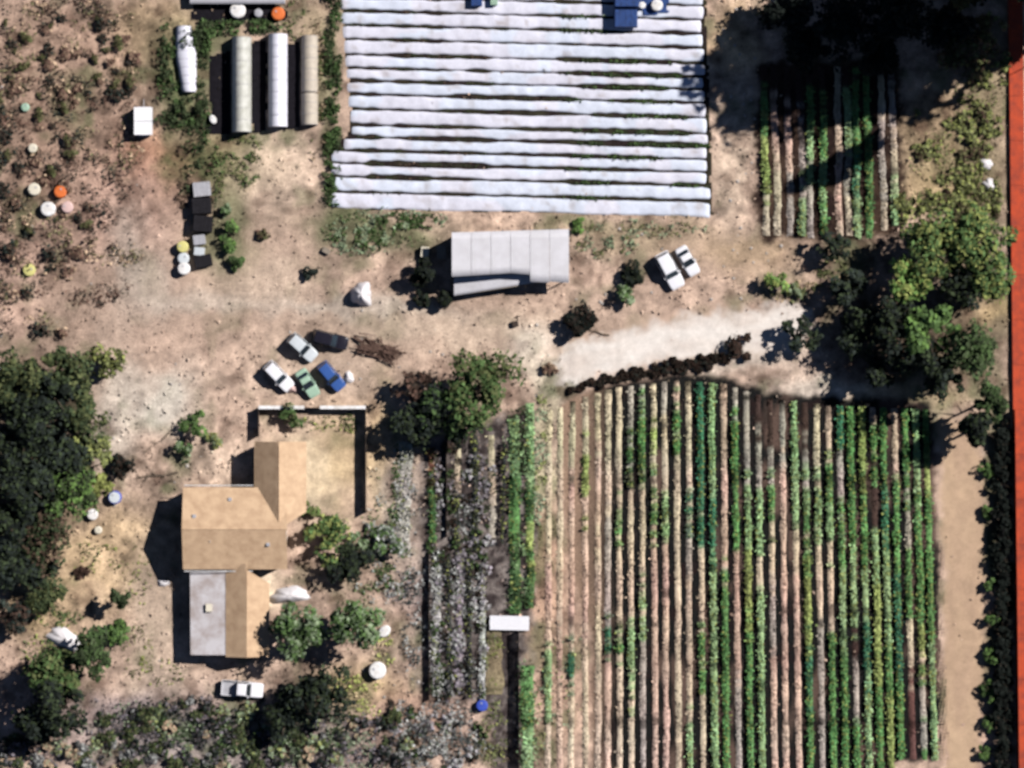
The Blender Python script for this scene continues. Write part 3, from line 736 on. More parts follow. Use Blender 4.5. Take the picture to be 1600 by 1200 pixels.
for k in range(len(YG_) - 1):
    ya, yb = YG_[k], YG_[k + 1]
    xl = 530 + 18 * max(0, (ya + yb) / 2) / 205 if yb <= 214 else (536 if yb <= 236 else 516)
    xr = 1100 + 12 * max(0, ya) / 320
    xsr = np.arange(xl, xr + 1, 5.0)
    slope = 14 * (xsr - 550) / 550
    def gap(idx, side):
        g = 3.0 + 5.6 * np.clip((vnoise(xsr, xsr * 0 + idx * 37, 70, 3) - 0.35) * 1.6, 0, 1)
        g = np.where((xsr > 690) & (xsr < 870) & (idx < 9), g * 0.45, g)
        for a, b, w in PINCH.get(idx, []):
            g = np.maximum(g, w * np.clip(np.minimum(xsr - a, b - xsr) / 22, 0, 1))
        return g * (0.45 if side > 0 else 0.55)
    top = ya + slope + gap(k, 1) + 1.1 * (vnoise(xsr, xsr * 0 + k, 14, 6) - .5) * 2
    bot = yb + slope - gap(k + 1, -1) + 1.1 * (vnoise(xsr, xsr * 0 + k, 14, 8) - .5) * 2
    ks = np.array([0, 0.03, 0.16, 0.38, 0.62, 0.84, 0.97, 1.0])
    hz = np.array([-0.03, 0.09, 0.13, 0.145, 0.145, 0.13, 0.09, -0.03])
    PX = xsr[None, :].repeat(8, 0); PY = top[None] * (1 - ks[:, None]) + bot[None] * ks[:, None]
    X, Y = P(PX, PY)
    Z = gh(X, Y) + hz[:, None] + (0.07 * (fbm(X, Y, 0.9, 12, 2) - .5) + 0.06 * (vnoise(X * 1.0, Y * .25, .5, 31 + k) - .5)) * (hz[:, None] > 0)
    Z[:, 0] -= 0.2; Z[:, -1] -= 0.2
    nx = len(xsr)
    idx = np.arange(8 * nx).reshape(8, nx)
    F = np.stack([idx[:-1, :-1], idx[1:, :-1], idx[1:, 1:], idx[:-1, 1:]], -1).reshape(-1, 4)
    ox, oy = P((xl + xr) / 2, (ya + yb) / 2)
    tone = (0.9 + 0.16 * fbm(X, Y, 3.5, k, 3))[..., None] * (1 + 0.10 * (vnoise(X, Y, 0.6, k) - .5))[..., None]
    tintw = (vnoise(X, Y, 4, k + 40))[..., None]
    dirt = np.clip((fbm(X, Y, 1.2, 77 + k, 3) - 0.62) * 4, 0, 1)[..., None] * 0.5
    C = white * tone * np.where(tintw > .5, np.array([1.0, 0.97, 0.97]), np.array([0.96, 1.0, 1.02]))
    C = C * (1 - dirt) + np.array(A(150, 130, 112)) * dirt
    V = np.stack([X - ox, Y - oy, Z], -1).reshape(-1, 3)
    lab = 'white plastic covered bed cut by the top edge of the picture' if k == 0 else f'white plastic covered bed, {ORD[len(YG_) - 2 - k]} from the bottom of the white striped plot'
    t = thing('plastic_covered_bed', lab, 'garden bed', (ox, oy, 0), 0, 'white plastic covered beds')
    new_obj('plastic_sheet', np_mesh('plastic_sheet', V, F, C.reshape(-1, 3), True), M['plastic_white'], t)
    for q in range(3):                       # clods holding the edges down
        pass
    for a, b, w in PINCH.get(k, []):
        for xx in np.arange(a + 8, b - 4, 9):
            gapspots.append((xx, ya + 14 * (xx - 550) / 550, 6, 2.6 if xx < 880 else 4.2))
weeds('weeds', [g for g in gapspots if g[0] > 880], 6400, DG * 1.2, MG, size=.18, h=.36)
weeds('weeds', [g for g in gapspots if g[0] <= 880], 1500, DG, BRN, size=.16, h=.18)

# ------------------------------------------------------------------ crop rows
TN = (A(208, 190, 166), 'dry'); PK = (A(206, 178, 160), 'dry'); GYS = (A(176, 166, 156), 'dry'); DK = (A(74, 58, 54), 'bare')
CR = (A(206, 190, 164), 'dry'); GR = (np.array([.095, .215, .075]), 'green'); LG = (np.array([.24, .36, .18]), 'green'); DGN = (np.array([.055, .12, .045]), 'green'); YGN = (np.array([.26, .32, .11]), 'green'); RD = (np.array([.085, .045, .038]), 'bare'); TEAL = (np.array([.045, .15, .085]), 'green')

def crop_row(name, label, group, xf, segs, width, hgt, dens=1.0, wob=0.10, cat='crop row'):
    """xf(py) -> px; segs: (py0, py1, (colour, kind)). A low soil ridge with plants or dry stubble on it."""
    y0 = segs[0][0]; y1 = segs[-1][1]
    pys = np.arange(y0, y1 + 0.1, 4.0)
    pxs = np.array([xf(p) for p in pys])
    X0, Y0 = P(pxs, pys)
    sd_ = rs.rand() * 50
    X0 = X0 + wob * 2.6 * (vnoise(Y0, Y0 * 0 + sd_, 5, 3) - .5) + wob * (vnoise(Y0, Y0 * 0 + sd_, .7, 5) - .5)
    wv = width * (0.78 + 0.44 * vnoise(Y0, Y0 * 0 + sd_ + 9, 1.2, 2))
    cols = np.zeros((len(pys), 3)); green = np.zeros(len(pys)); bare = np.zeros(len(pys))
    jit = pys + 60 * (vnoise(pys, pys * 0 + sd_, 16, 3) - .5) + 70 * (rs.rand(len(pys)) - .5) * (rs.rand(len(pys)) < .6)
    for a, b, (c, kd) in segs:
        m = (jit >= a - 20 * (a == y0)) & (jit < b + 30 * (b == y1))
        cols[m] = c; green[m] = kd == 'green'; bare[m] = kd == 'bare'
    tone = 0.82 + 0.4 * vnoise(pys, pys * 0 + sd_ * 3, 40, 7)
    tone = tone * np.where(vnoise(pys, pys * 0 + sd_ * 5, 22, 9) < .16, 0.35, 1.0)
    hue = 0.94 + 0.12 * np.stack([vnoise(pys, pys * 0 + sd_ * 2 + q * 11, 55, q) for q in range(3)], -1)
    cols = cols * tone[:, None] * hue
    ker = np.array([.2, .6, .2]); cols = np.stack([np.convolve(np.pad(cols[:, q], 1, 'edge'), ker, 'valid') for q in range(3)], -1)
    u = np.array([-0.5, -0.36, -0.12, 0.12, 0.36, 0.5]); hz = np.array([-0.02, 0.07, 0.13, 0.13, 0.07, -0.02])
    X = X0[:, None] + u * wv[:, None]; Y = Y0[:, None].repeat(6, 1)
    Z = gh(X, Y) + hz + 0.03 * (vnoise(X, Y, .35, 6) - .5)
    soil = np.where(green[:, None] > 0, cols * 0.85 + np.array([.012, .01, .006]), cols)
    C = soil[:, None, :] * (0.55 + 0.9 * fbm(X + sd_, Y * .45, 1.1, 17, 3))[..., None]
    ox, oy = X0.mean(), Y0.mean()
    n = len(pys); idx = np.arange(n * 6).reshape(n, 6)
    F = np.stack([idx[:-1, :-1], idx[1:, :-1], idx[1:, 1:], idx[:-1, 1:]], -1).reshape(-1, 4)
    t = thing(name, label, cat, (ox, oy, 0), 0, group)
    new_obj('soil_ridge', np_mesh('soil_ridge', np.stack([X - ox, Y - oy, Z], -1).reshape(-1, 3), F, C.reshape(-1, 3), True), M['soil'], t)
    L = (y1 - y0) / S
    m = int(L * 60 * dens)
    q = rs.rand(m) * (n - 1); i = q.astype(int); f = q - i
    lx = X0[i] * (1 - f) + X0[i + 1] * f; ly = Y0[i] * (1 - f) + Y0[i + 1] * f
    gsel = green[i] > 0
    p = np.where(gsel, 1.0, np.where(bare[i] > 0, 0.10, 0.22)) * np.clip(vnoise(lx, ly, 1.3, 21) * 2.0 - .1, .15, 1)
    keep = rs.rand(m) < p
    lx, ly, i, gsel = lx[keep], ly[keep], i[keep], gsel[keep]
    spreadw = np.where(gsel, 0.50, 0.42) * width
    lx = lx + rs.normal(size=len(lx)) * spreadw * 0.5
    hh = np.where(gsel, hgt, hgt * 0.22) * (0.2 + 0.8 * rs.rand(len(lx)))
    lz = gh(lx, ly) + 0.1 + hh
    K = cols[i] * (0.55 + 0.8 * rs.rand(len(lx), 1)) * (0.75 + 0.5 * vnoise(lx, ly, 0.8, 9))[:, None]
    mixy = (rs.rand(len(lx)) < 0.18) & gsel
    K[mixy] = np.array(YG) * (0.7 + .6 * rs.rand(mixy.sum(), 1))
    Cc = np.stack([lx - ox, ly - oy, lz], -1)
    o = new_obj('foliage', leaf_cloud('foliage', Cc, np.zeros_like(Cc), 0.19, K, up=.75), M['leaf'], t)
    kind(o, 'stuff')
    return t

def field_top(x):
    return np.interp(x, [872, 890, 960, 1060, 1130, 1200, 1300, 1450, 1470], [640, 628, 606, 594, 600, 622, 634, 640, 650])

B = 1222
FIELD = [  # x at the top, then (until y, look)
    (858, [(760, CR), (900, TN), (1000, PK), (1120, LG), (B, TN)]),     (876, [(720, CR), (1000, TN), (B, PK)]), (894, [(760, CR), (960, PK), (1010, TN), (1060, TEAL), (B, TN)]),
    (915, [(700, TN), (790, YGN), (1000, PK), (B, TN)]), (934, [(690, CR), (850, PK), (B, TN)]), (950, [(800, TN), (965, GYS), (1020, TEAL), (B, PK)]),
    (967, [(780, TN), (830, GR), (975, TN), (1030, GR), (B, TN)]), (985, [(690, GYS), (745, DGN), (960, TN), (1080, LG), (B, TN)]),
    (1003, [(690, GYS), (750, DGN), (940, TN), (985, LG), (B, GYS)]), (1021, [(660, CR), (700, YGN), (770, TN), (820, GR), (B, PK)]),
    (1038, [(640, GYS), (780, TN), (840, LG), (B, PK)]), (1057, [(700, PK), (800, TN), (B, TN)]), (1075, [(790, TN), (835, TEAL), (900, GYS), (1110, TN), (B, LG)]),
    (1094, [(840, TEAL), (980, TN), (1060, GR), (B, TN)]), (1112, [(790, LG), (870, TEAL), (B, LG)]), (1130, [(880, PK), (920, GYS), (B, GR)]),
    (1148, [(640, GYS), (870, GR), (1060, PK), (B, GYS)]), (1166, [(740, GYS), (870, LG), (970, YGN), (B, GR)]), (1184, [(680, DK), (860, GYS), (920, TN), (B, LG)]),
    (1203, [(700, DK), (820, GYS), (900, TN), (1010, GYS), (B, PK)]), (1221, [(720, GYS), (B, PK)]), (1240, [(820, LG), (900, TN), (B, PK)]),
    (1257, [(700, DK), (780, GYS), (830, DGN), (900, TN), (1010, YGN), (1080, TEAL), (B, GR)]), (1275, [(730, CR), (830, LG), (960, TN), (B, GYS)]), (1293, [(800, PK), (860, LG), (B, TN)]),
    (1311, [(690, TEAL), (880, GYS), (1000, LG), (B, GR)]), (1328, [(850, GR), (960, LG), (1020, DK), (B, GYS)]), (1346, [(760, YGN), (900, GR), (960, LG), (1060, TEAL), (B, LG)]),
    (1363, [(740, PK), (830, DK), (900, LG), (1060, YGN), (B, GR)]), (1379, [(760, GR), (840, TEAL), (1000, LG), (1080, GR), (B, YGN)]), (1396, [(752, PK), (900, GR), (1060, TEAL), (B, GR)]),
    (1413, [(770, GR), (850, GYS), (960, GR), (1040, TN), (B, RD)]), (1430, [(790, LG), (960, GR), (1020, YGN), (1080, TN), (B, GYS)]), (1446, [(720, DGN), (780, YGN), (1000, GR), (B, LG)])]
def adj(segs):
    g = sum((s[1] - s[0]) for s in segs if s[2][1] == 'green'); tot = segs[-1][1] - segs[0][0]
    f = g / tot
    return 'lush green' if f > .85 else 'mostly green' if f > .5 else 'half green half dry' if f > .25 else 'mostly dry tan' if f > 0.02 else 'dry tan'
for k, (x, segs) in enumerate(FIELD):
    y = float(field_top(x)); ss = []
    for yb, look in segs:
        if look[1] == 'dry' and rs.rand() < (0.42 if x > 1090 else 0.10 if x > 960 else 0):
            ym = y + (yb - y) * rs.uniform(.3, .7)
            ss.append((y, ym, look)); ss.append((ym, yb, (GR, LG, YGN, GR)[rs.randint(4)]))
        else:
            ss.append((y, yb, look))
        y = yb
    if x > 1380:
        ss[-1] = (ss[-1][0], 1188, ss[-1][2])
    crop_row('crop_row', f'{adj(ss)} crop row, {ORD[k]} from the left in the large striped field', 'crop rows of the large striped field',
             lambda py, x=x: x + (x - 939) * 0.03 * (py - 620) / 580, ss, 0.84, 0.55, 1.8, .07)

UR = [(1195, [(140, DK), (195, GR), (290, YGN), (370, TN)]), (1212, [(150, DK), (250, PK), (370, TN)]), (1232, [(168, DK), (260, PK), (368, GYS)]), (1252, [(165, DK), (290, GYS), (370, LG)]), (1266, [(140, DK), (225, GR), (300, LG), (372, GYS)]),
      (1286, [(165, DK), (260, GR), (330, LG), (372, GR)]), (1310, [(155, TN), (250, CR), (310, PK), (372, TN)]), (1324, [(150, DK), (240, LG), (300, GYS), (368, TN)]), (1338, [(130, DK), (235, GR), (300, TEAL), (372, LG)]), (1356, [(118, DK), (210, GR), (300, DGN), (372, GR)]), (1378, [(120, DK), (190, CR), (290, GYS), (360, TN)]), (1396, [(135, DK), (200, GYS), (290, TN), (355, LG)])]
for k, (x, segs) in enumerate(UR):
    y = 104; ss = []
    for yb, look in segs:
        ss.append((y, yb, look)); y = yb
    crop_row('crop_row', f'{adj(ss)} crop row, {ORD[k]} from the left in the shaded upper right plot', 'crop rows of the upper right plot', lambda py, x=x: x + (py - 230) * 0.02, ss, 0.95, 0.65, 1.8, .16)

SV = (SIL * 1.25, 'green'); LV = (LAV * 1.3, 'green'); RDG = (np.array([.16, .07, .05]), 'green'); OLT = (A(140, 130, 104), 'dry')
DKP = (np.array([.028, .030, .030]), 'green')
GARD = [(632, [(690, 870, (A(200, 194, 188), 'green'))], 'silver grey planted row at the left side of the flower garden', 2.0, .3), (676, [(700, 740, RDG), (740, 850, DGN)], 'short red and green row at the upper left of the flower garden', 1.0, .7),
        (716, [(690, 760, TN), (760, 850, DKP)], 'tan and dark row right of the short red row', .9, .8), (742, [(680, 860, DKP)], 'near black row left of the tan strip in the flower garden', .9, .9), (770, [(680, 790, TN), (790, 840, GYS)], 'tan dry row in the upper flower garden', 1.0, .4), (785, [(690, 850, DKP)], 'near black row between the tan row and the bright green row', .5, .9),
        (803, [(655, 720, LG), (720, 790, DGN), (790, 850, GR), (850, 962, DGN)], 'bright green row ending at the long white platform', 1.6, .9), (829, [(630, 740, LG), (740, 820, DGN), (820, 870, YGN), (870, 950, DGN)], 'yellow green row beside the pale strip left of the striped field', 1.2, .7),
        (774, [(985, 1085, OLT)], 'short olive tan row below the long white platform', 2.4, .3), (824, [(1040, 1130, GR), (1130, 1215, LG)], 'tall green row below the white platform at the bottom edge', 1.8, 1.3), (682, [(860, 1090, SV)], 'silver row at the left of the lower flower garden', 1.1, .4), (700, [(865, 1090, DKP)], 'dark row right of the silver row in the lower flower garden', .7, .8),
        (718, [(860, 1085, LV)], 'lavender row in the middle of the lower flower garden', 1.1, .4), (735, [(870, 1090, DKP)], 'dark row right of the lavender row in the lower flower garden', .7, .8), (752, [(880, 1095, SV)], 'pale silver row at the right of the lower flower garden', .8, .4)]
for x, segs, lab, w, hh in GARD:
    crop_row('planted_row', lab, 'planted rows of the flower garden', lambda py, x=x: x, segs, w, hh, 1.2, .2, 'planted row')

# ------------------------------------------------------------------ buildings
def wall_piece(t, x0, x1, y0, y1, h, openings, m=None):
    """one straight wall as a thin box with windows and doors standing 3 mm proud"""
    MB().box(x0, x1, y0, y1, -0.2, h).build('wall', m or M['wall'], t)
    horiz = (x1 - x0) > (y1 - y0)
    for (pos, w, z0, z1, side, kd) in openings:
        fr = MB(); pn = MB()
        for (a, b, c, d) in [(-w / 2, -w / 2 + .07, z0, z1), (w / 2 - .07, w / 2, z0, z1), (-w / 2 + .07, w / 2 - .07, z0, z0 + .07), (-w / 2 + .07, w / 2 - .07, z1 - .07, z1)]:
            if horiz:
                yy = y1 if side > 0 else y0 - .05
                fr.box(pos + a, pos + b, yy + .002, yy + .048, c, d)
            else:
                xx = x1 if side > 0 else x0 - .05
                fr.box(xx + .002, xx + .048, pos + a, pos + b, c, d)
        f = fr.build('door_frame' if kd == 'door' else 'window', M['white_paint'], t)
        if horiz:
            yy = y1 if side > 0 else y0 - .03
            pn.box(pos - w / 2 + .07, pos + w / 2 - .07, yy + .003, yy + .027, z0 + .07, z1 - .07)
        else:
            xx = x1 if side > 0 else x0 - .03
            pn.box(xx + .003, xx + .027, pos - w / 2 + .07, pos + w / 2 - .07, z0 + .07, z1 - .07)
        pn.build('door' if kd == 'door' else 'pane', M['wood_dark'] if kd == 'door' else M['glass'], f)

def slope(t, e0, e1, r1, r0, m, courses=12, th=0.075, name='roof'):
    """a roof slope from eave edge e0-e1 up to ridge edge r0-r1 in overlapping courses"""
    e0, e1, r0, r1 = map(Vector, (e0, e1, r0, r1))
    nrm = (e1 - e0).cross(r0 - e0).normalized()
    if nrm.z < 0: nrm = -nrm
    mb = MB()
    for k in range(courses):
        a = k / courses; b = min(1.0, (k + 1.12) / courses)
        p0 = e0.lerp(r0, a); p1 = e1.lerp(r1, a); q1 = e1.lerp(r1, b); q0 = e0.lerp(r0, b)
        lift = nrm * th
        o = nrm * (0.001 * (k % 2))
        mb.hexa([p0 + lift * .6 + o, p1 + lift * .6 + o, q1 + o, q0 + o, p0 + lift * 1.5 + o, p1 + lift * 1.5 + o, q1 + lift * .9 + o, q0 + lift * .9 + o])
    return mb.build(name, m, t)

def house():
    zr = 3.3
    cx, cy = P(368, 826, zr)
    t = thing('house', 'tan roofed farmhouse with a north wing and a pale flat roofed south wing', 'house', (cx, cy, 0.0))
    def L(px, py, z=zr):
        x, y = P(px, py, zr); return (x - cx, y - cy, z)
    ev, rg = 3.35, 5.3
    # main roof, ridge runs left to right
    slope(t, L(286, 762, ev), L(449, 762, ev), L(449, 826, rg), L(286, 826, rg), M['roof_tan'], 14)
    slope(t, L(449, 889, ev), L(286, 889, ev), L(286, 826, rg), L(449, 826, rg), M['roof_tan'], 14)
    a, b = L(286, 826, rg + .06), L(449, 826, rg + .06)
    MB().tube([a, b], 0.10, 6).build('ridge_cap', M['roof_tan'], t)
    x0, yb, _ = L(289, 884); x1, ya, _ = L(446, 767)
    h = 3.2
    wall_piece(t, x0, x1, ya - .2, ya, h, [(-4, 1.2, .9, 2.1, 1, 'w'), (-1, 1.2, .9, 2.1, 1, 'w')])
    wall_piece(t, x0, x1, yb, yb + .2, h, [(4.5, 1.4, .9, 2.1, -1, 'w'), (5.9, 1.0, .0, 2.1, -1, 'door')])
    wall_piece(t, x0, x0 + .2, yb + .2, ya - .2, h, [(-2, 1.2, .9, 2.1, -1, 'w'), (1.8, 1.2, .9, 2.1, -1, 'w')])
    wall_piece(t, x1 - .2, x1, yb + .2, ya - .2, h, [(-1, 1.4, .9, 2.1, 1, 'w')])
    for xx in (x0, x1 - .2):                # gable triangles
        ym = (ya + yb) / 2
        mb = MB(); mb.add([(xx + .01, yb + .1, h), (xx + .01, ya - .1, h), (xx + .01, ym, rg - .1), (xx + .19, yb + .1, h), (xx + .19, ya - .1, h), (xx + .19, ym, rg - .1)],
                          [(0, 2, 1), (3, 4, 5), (0, 1, 4, 3), (1, 2, 5, 4), (2, 0, 3, 5)])
        mb.build('gable', M['wall'], t)
    # north wing
    e2, r2 = 3.1, 5.0
    slope(t, L(398, 690, e2), L(398, 800, e2), L(437, 826, r2), L(437, 690, r2), M['roof_tan'], 9)
    slope(t, L(478, 800, e2), L(478, 690, e2), L(437, 690, r2), L(437, 826, r2), M['roof_tan'], 9)
    wx0, wy0, _ = L(402, 766); wx1, wy1, _ = L(474, 694)
    wall_piece(t, wx0, wx0 + .2, wy0, wy1 - .2, 2.9, [(wy0 + 3, 1.0, .9, 2.0, -1, 'w')])
    wall_piece(t, wx1 - .2, wx1, wy0, wy1 - .2, 2.9, [(wy0 + 3, 1.6, .0, 2.1, 1, 'door')])
    wall_piece(t, wx0, wx1, wy1 - .2, wy1, 2.9, [((wx0 + wx1) / 2, 1.2, .9, 2.1, 1, 'w')])
    xm = (wx0 + wx1) / 2
    MB().add([(wx0 + .1, wy1 - .19, 2.9), (wx1 - .1, wy1 - .19, 2.9), (xm, wy1 - .19, r2 - .15), (wx0 + .1, wy1 - .01, 2.9), (wx1 - .1, wy1 - .01, 2.9), (xm, wy1 - .01, r2 - .15)],
             [(0, 1, 2), (3, 5, 4), (0, 3, 4, 1), (1, 4, 5, 2), (2, 5, 3, 0)]).build('gable', M['wall'], t)
    # south wing: brown and cream slopes, pale flat roof on its west side
    e3, r3 = 2.55, 3.9
    slope(t, L(353, 880, 2.75), L(353, 1027, 2.75), L(386, 1027, r3), L(386, 880, r3), M['roof_tan'], 8)
    slope(t, L(420, 1027, e3), L(420, 912, e3), L(386, 890, r3), L(386, 1027, r3), M['roof_tan'], 8)
    p = [L(296, 889, 2.45), L(356, 889, 2.72), L(354, 1024, 2.72), L(297, 1024, 2.45)]
    mb = MB()
    nn = 5
    for k in range(nn):                     # sheets of the flat roof with small laps
        f0, f1 = k / nn, (k + 1.03) / nn
        A0 = Vector(p[0]).lerp(Vector(p[3]), f0); A1 = Vector(p[1]).lerp(Vector(p[2]), f0); B1 = Vector(p[1]).lerp(Vector(p[2]), min(1, f1)); B0 = Vector(p[0]).lerp(Vector(p[3]), min(1, f1))
        up = Vector((0, 0, .012 * (k % 2)))
        mb.hexa([B0 + up, B1 + up, A1 + up, A0 + up] + [q + up + Vector((0, 0, .06)) for q in (B0, B1, A1, A0)])
    mb.build('flat_roof', M['roof_grey'], t)
    sx0, sy0, _ = L(300, 1021); sx1, sy1, _ = L(416, 884)
    wall_piece(t, sx0, sx0 + .2, sy0 + .2, sy1 - .1, 2.38, [(sy0 + 3, 1.2, .9, 2.0, -1, 'w'), (sy0 + 7, .9, .0, 2.0, -1, 'door')])
    wall_piece(t, sx1 - .2, sx1, sy0 + .2, sy1 - 2.6, 2.42, [(sy0 + 4, 1.4, .9, 2.0, 1, 'w')])
    wall_piece(t, sx0, sx1, sy0, sy0 + .2, 2.38, [(-1.5, 1.4, .9, 2.0, -1, 'w')])
    # chimney and roof vent
    q = L(330, 845, 0)
    MB().tube([(q[0], q[1], 4.0), (q[0], q[1], 5.0)], .07, 8).build('vent_pipe', M['grey_plastic'], t)
    for vx, vy in ((305, 806), (420, 850), (360, 780)):
        q = L(vx, vy, 0); zz = rg - abs(vy - 826) / 64 * (rg - ev)
        MB().box(q[0] - .22, q[0] + .22, q[1] - .22, q[1] + .22, zz - .2, zz + .28).build('roof_vent', M['grey_plastic'], t)
    q = L(326, 950, 0)
    MB().box(q[0] - .4, q[0] + .4, q[1] - .5, q[1] + .5, 2.5, 3.0).build('air_unit', M['cream_paint'], t)
    a, b = L(437, 694, r2 + .05), L(437, 822, r2 + .05)
    MB().tube([a, b], .09, 6).build('ridge_cap', M['roof_tan'], t)
    a, b = L(386, 894, r3 + .05), L(386, 1026, r3 + .05)
    MB().tube([a, b], .08, 6).build('ridge_cap', M['roof_tan'], t)
    for side in (886.5, 764.5):
        a, b = L(288, side + (6 if side > 800 else -6), ev - .02), L(395, side + (6 if side > 800 else -6), ev - .02)
        MB().tube([a, b], .06, 6).build('gutter', M['white_paint'], t)
house()

def corrugated(name, c, m, parent, pitch=0.27, amp=0.025, sag=0.0):
    """c: four corners (x,y,z) p00 p10 p11 p01; ribs run from p00 to p01"""
    c = [np.array(q, float) for q in c]
    w = np.linalg.norm(c[1] - c[0]); nu = int(w / pitch * 4); nv = 6
    u = np.linspace(0, 1, nu + 1); v = np.linspace(0, 1, nv + 1)
    U, V = np.meshgrid(u, v)
    Pm = (c[0] * ((1 - U) * (1 - V))[..., None] + c[1] * (U * (1 - V))[..., None] + c[2] * (U * V)[..., None] + c[3] * ((1 - U) * V)[..., None])
    Pm[..., 2] += amp * np.sin(U * w / pitch * 2 * math.pi) - sag * np.sin(U * math.pi * 2) + 0.03 * (vnoise(Pm[..., 0], Pm[..., 1], 1.5, 4) - .5)
    top = Pm.reshape(-1, 3); bot = top - np.array([0, 0, 0.04])
    n = len(top); idx = np.arange(n).reshape(nv + 1, nu + 1)
    F = np.stack([idx[:-1, :-1], idx[:-1, 1:], idx[1:, 1:], idx[1:, :-1]], -1).reshape(-1, 4)
    F2 = F[:, ::-1] + n
    E = []
    for ring in (idx[0, :], idx[:, -1], idx[-1, ::-1], idx[::-1, 0]):
        for a, b in zip(ring[:-1], ring[1:]):
            E.append((b, a, a + n, b + n))
    return new_obj(name, np_mesh(name, np.concatenate([top, bot]), np.concatenate([F, F2, np.array(E)]), None, False), m, parent)

def shed():
    cx, cy = P(797, 405, 3)
    t = thing('shed', 'open shed with a big pale roof and a lower awning, below the white striped plot', 'shed', (cx, cy, 0))
    def L(px, py, z):
        x, y = P(px, py, 3); return (x - cx, y - cy, z)
    zl, zr = 4.5, 2.7
    n = 6
    xl, xr = 706, 889
    for k in range(n):                       # roof sheets side by side
        f0, f1 = k / n, (k + 1) / n
        x0 = xl + (xr - xl) * f0 + (.3 if k else 0); x1 = xl + (xr - xl) * f1
        z0 = zl + (zr - zl) * f0; z1 = zl + (zr - zl) * f1
        yt0 = 364 - 6 * f0; yt1 = 364 - 6 * f1; yb0 = 433 + 7 * f0 - 12 * max(0, .55 - abs(f0 - .55)) * 1.6; yb1 = 433 + 7 * f1 - 12 * max(0, .55 - abs(f1 - .55)) * 1.6
        if f0 > .6: yb0 = 440; yb1 = 442
        corrugated('roof_sheet', [L(x0, yb0, z0), L(x1, yb1, z1), L(x1, yt1, z1 + .25), L(x0, yt0, z0 + .25)], M['roof_white'], t)
    # lower awning along the front edge, in the shade of the roof edge
    corrugated('awning', [L(709, 462, 1.95), L(842, 440, 1.75), L(842, 425, 2.1), L(709, 430, 2.5)], M['roof_white'], t)
    MB().tube([L(711, 461, 1.9), L(844, 441, 1.7)], .05, 6).build('awning_rail', M['wood_grey'], t)
    for px, py, z in [(711, 368, 4.3), (711, 430, 4.15), (770, 366, 3.8), (770, 425, 3.65), (830, 362, 3.2), (830, 425, 3.1), (884, 362, 2.75), (884, 438, 2.55), (712, 459, 1.9), (776, 450, 1.8), (840, 440, 1.7)]:
        a = L(px, py, 0)
        MB().box(a[0] - .07, a[0] + .07, a[1] - .07, a[1] + .07, -.2, z).build('post', M['wood_grey'], t)
    for py0, z in ((367, 4.3), (428, 4.15)):
        a = L(708, py0, z); b = L(886, py0 - 3, z - 1.65)
        MB().tube([a, b], .07, 6).build('beam', M['wood_grey'], t)
    a = L(711, 366, 0); b = L(884, 362, 0)
    MB().hexa([(a[0], a[1] - .05, -.1), (b[0], b[1] - .05, -.1), (b[0], b[1] + .02, -.1), (a[0], a[1] + .02, -.1), (a[0], a[1] - .05, 4.2), (b[0], b[1] - .05, 2.6), (b[0], b[1] + .02, 2.6), (a[0], a[1] + .02, 4.2)]).build('back_wall', M['wood_grey'], t)
    a = L(709, 370, 0); b = L(709, 428, 0)
    MB().box(a[0] - .04, a[0] + .03, b[1], a[1], -.1, 4.1).build('side_wall', M['wood_grey'], t)
shed()

def fence():
    x0, y0 = P(405, 637); x1, _ = P(572, 634); _, y1 = P(572, 800)
    t = thing('board_fence', 'dark L shaped board fence with a pale cap around the house yard', 'fence', (x0, y0, 0))
    W = x1 - x0; D = y0 - y1; h = 1.55
    n = 7
    for k in range(n + 1):
        x = W * k / n
        MB().box(x - .06, x + .06, -.06, .06, -.3, h).build('post', M['wood_dark'], t)
    for k in range(n):
        xa, xb = W * k / n + .06, W * (k + 1) / n - .06
        for j in range(6):
            z = .08 + j * .245 + rs.uniform(-.01, .01)
            MB().box(xa, xb, -.02, .02, z, z + .215).build('board', M['wood_dark'], t)
        if not (xa / W > .38 and xb / W < .62):
            MB().box(W * k / n + .01, W * (k + 1) / n - .01, -.17, .27, h + .01, h + .06).build('cap_board', M['white_paint'], t)
    n = 7
    for k in range(1, n + 1):
        y = -D * k / n
        MB().box(W - .06, W + .06, y - .06, y + .06, -.3, h).build('post', M['wood_dark'], t)
    for k in range(n):
        ya, yb = -D * (k + 1) / n + .06, -D * k / n - .06
        for j in range(6):
            z = .08 + j * .245 + rs.uniform(-.01, .01)
            MB().box(W - .02, W + .02, ya, yb, z, z + .215).build('board', M['wood_dark'], t)
    for k in range(2):
        y = -1.8 * (k + 1)
        MB().box(-.06, .06, y - .06, y + .06, -.3, h).build('post', M['wood_dark'], t)
        for j in range(6):
            z = .08 + j * .245
            MB().box(-.02, .02, y + .06, y + 1.74, z, z + .215).build('board', M['wood_dark'], t)
fence()

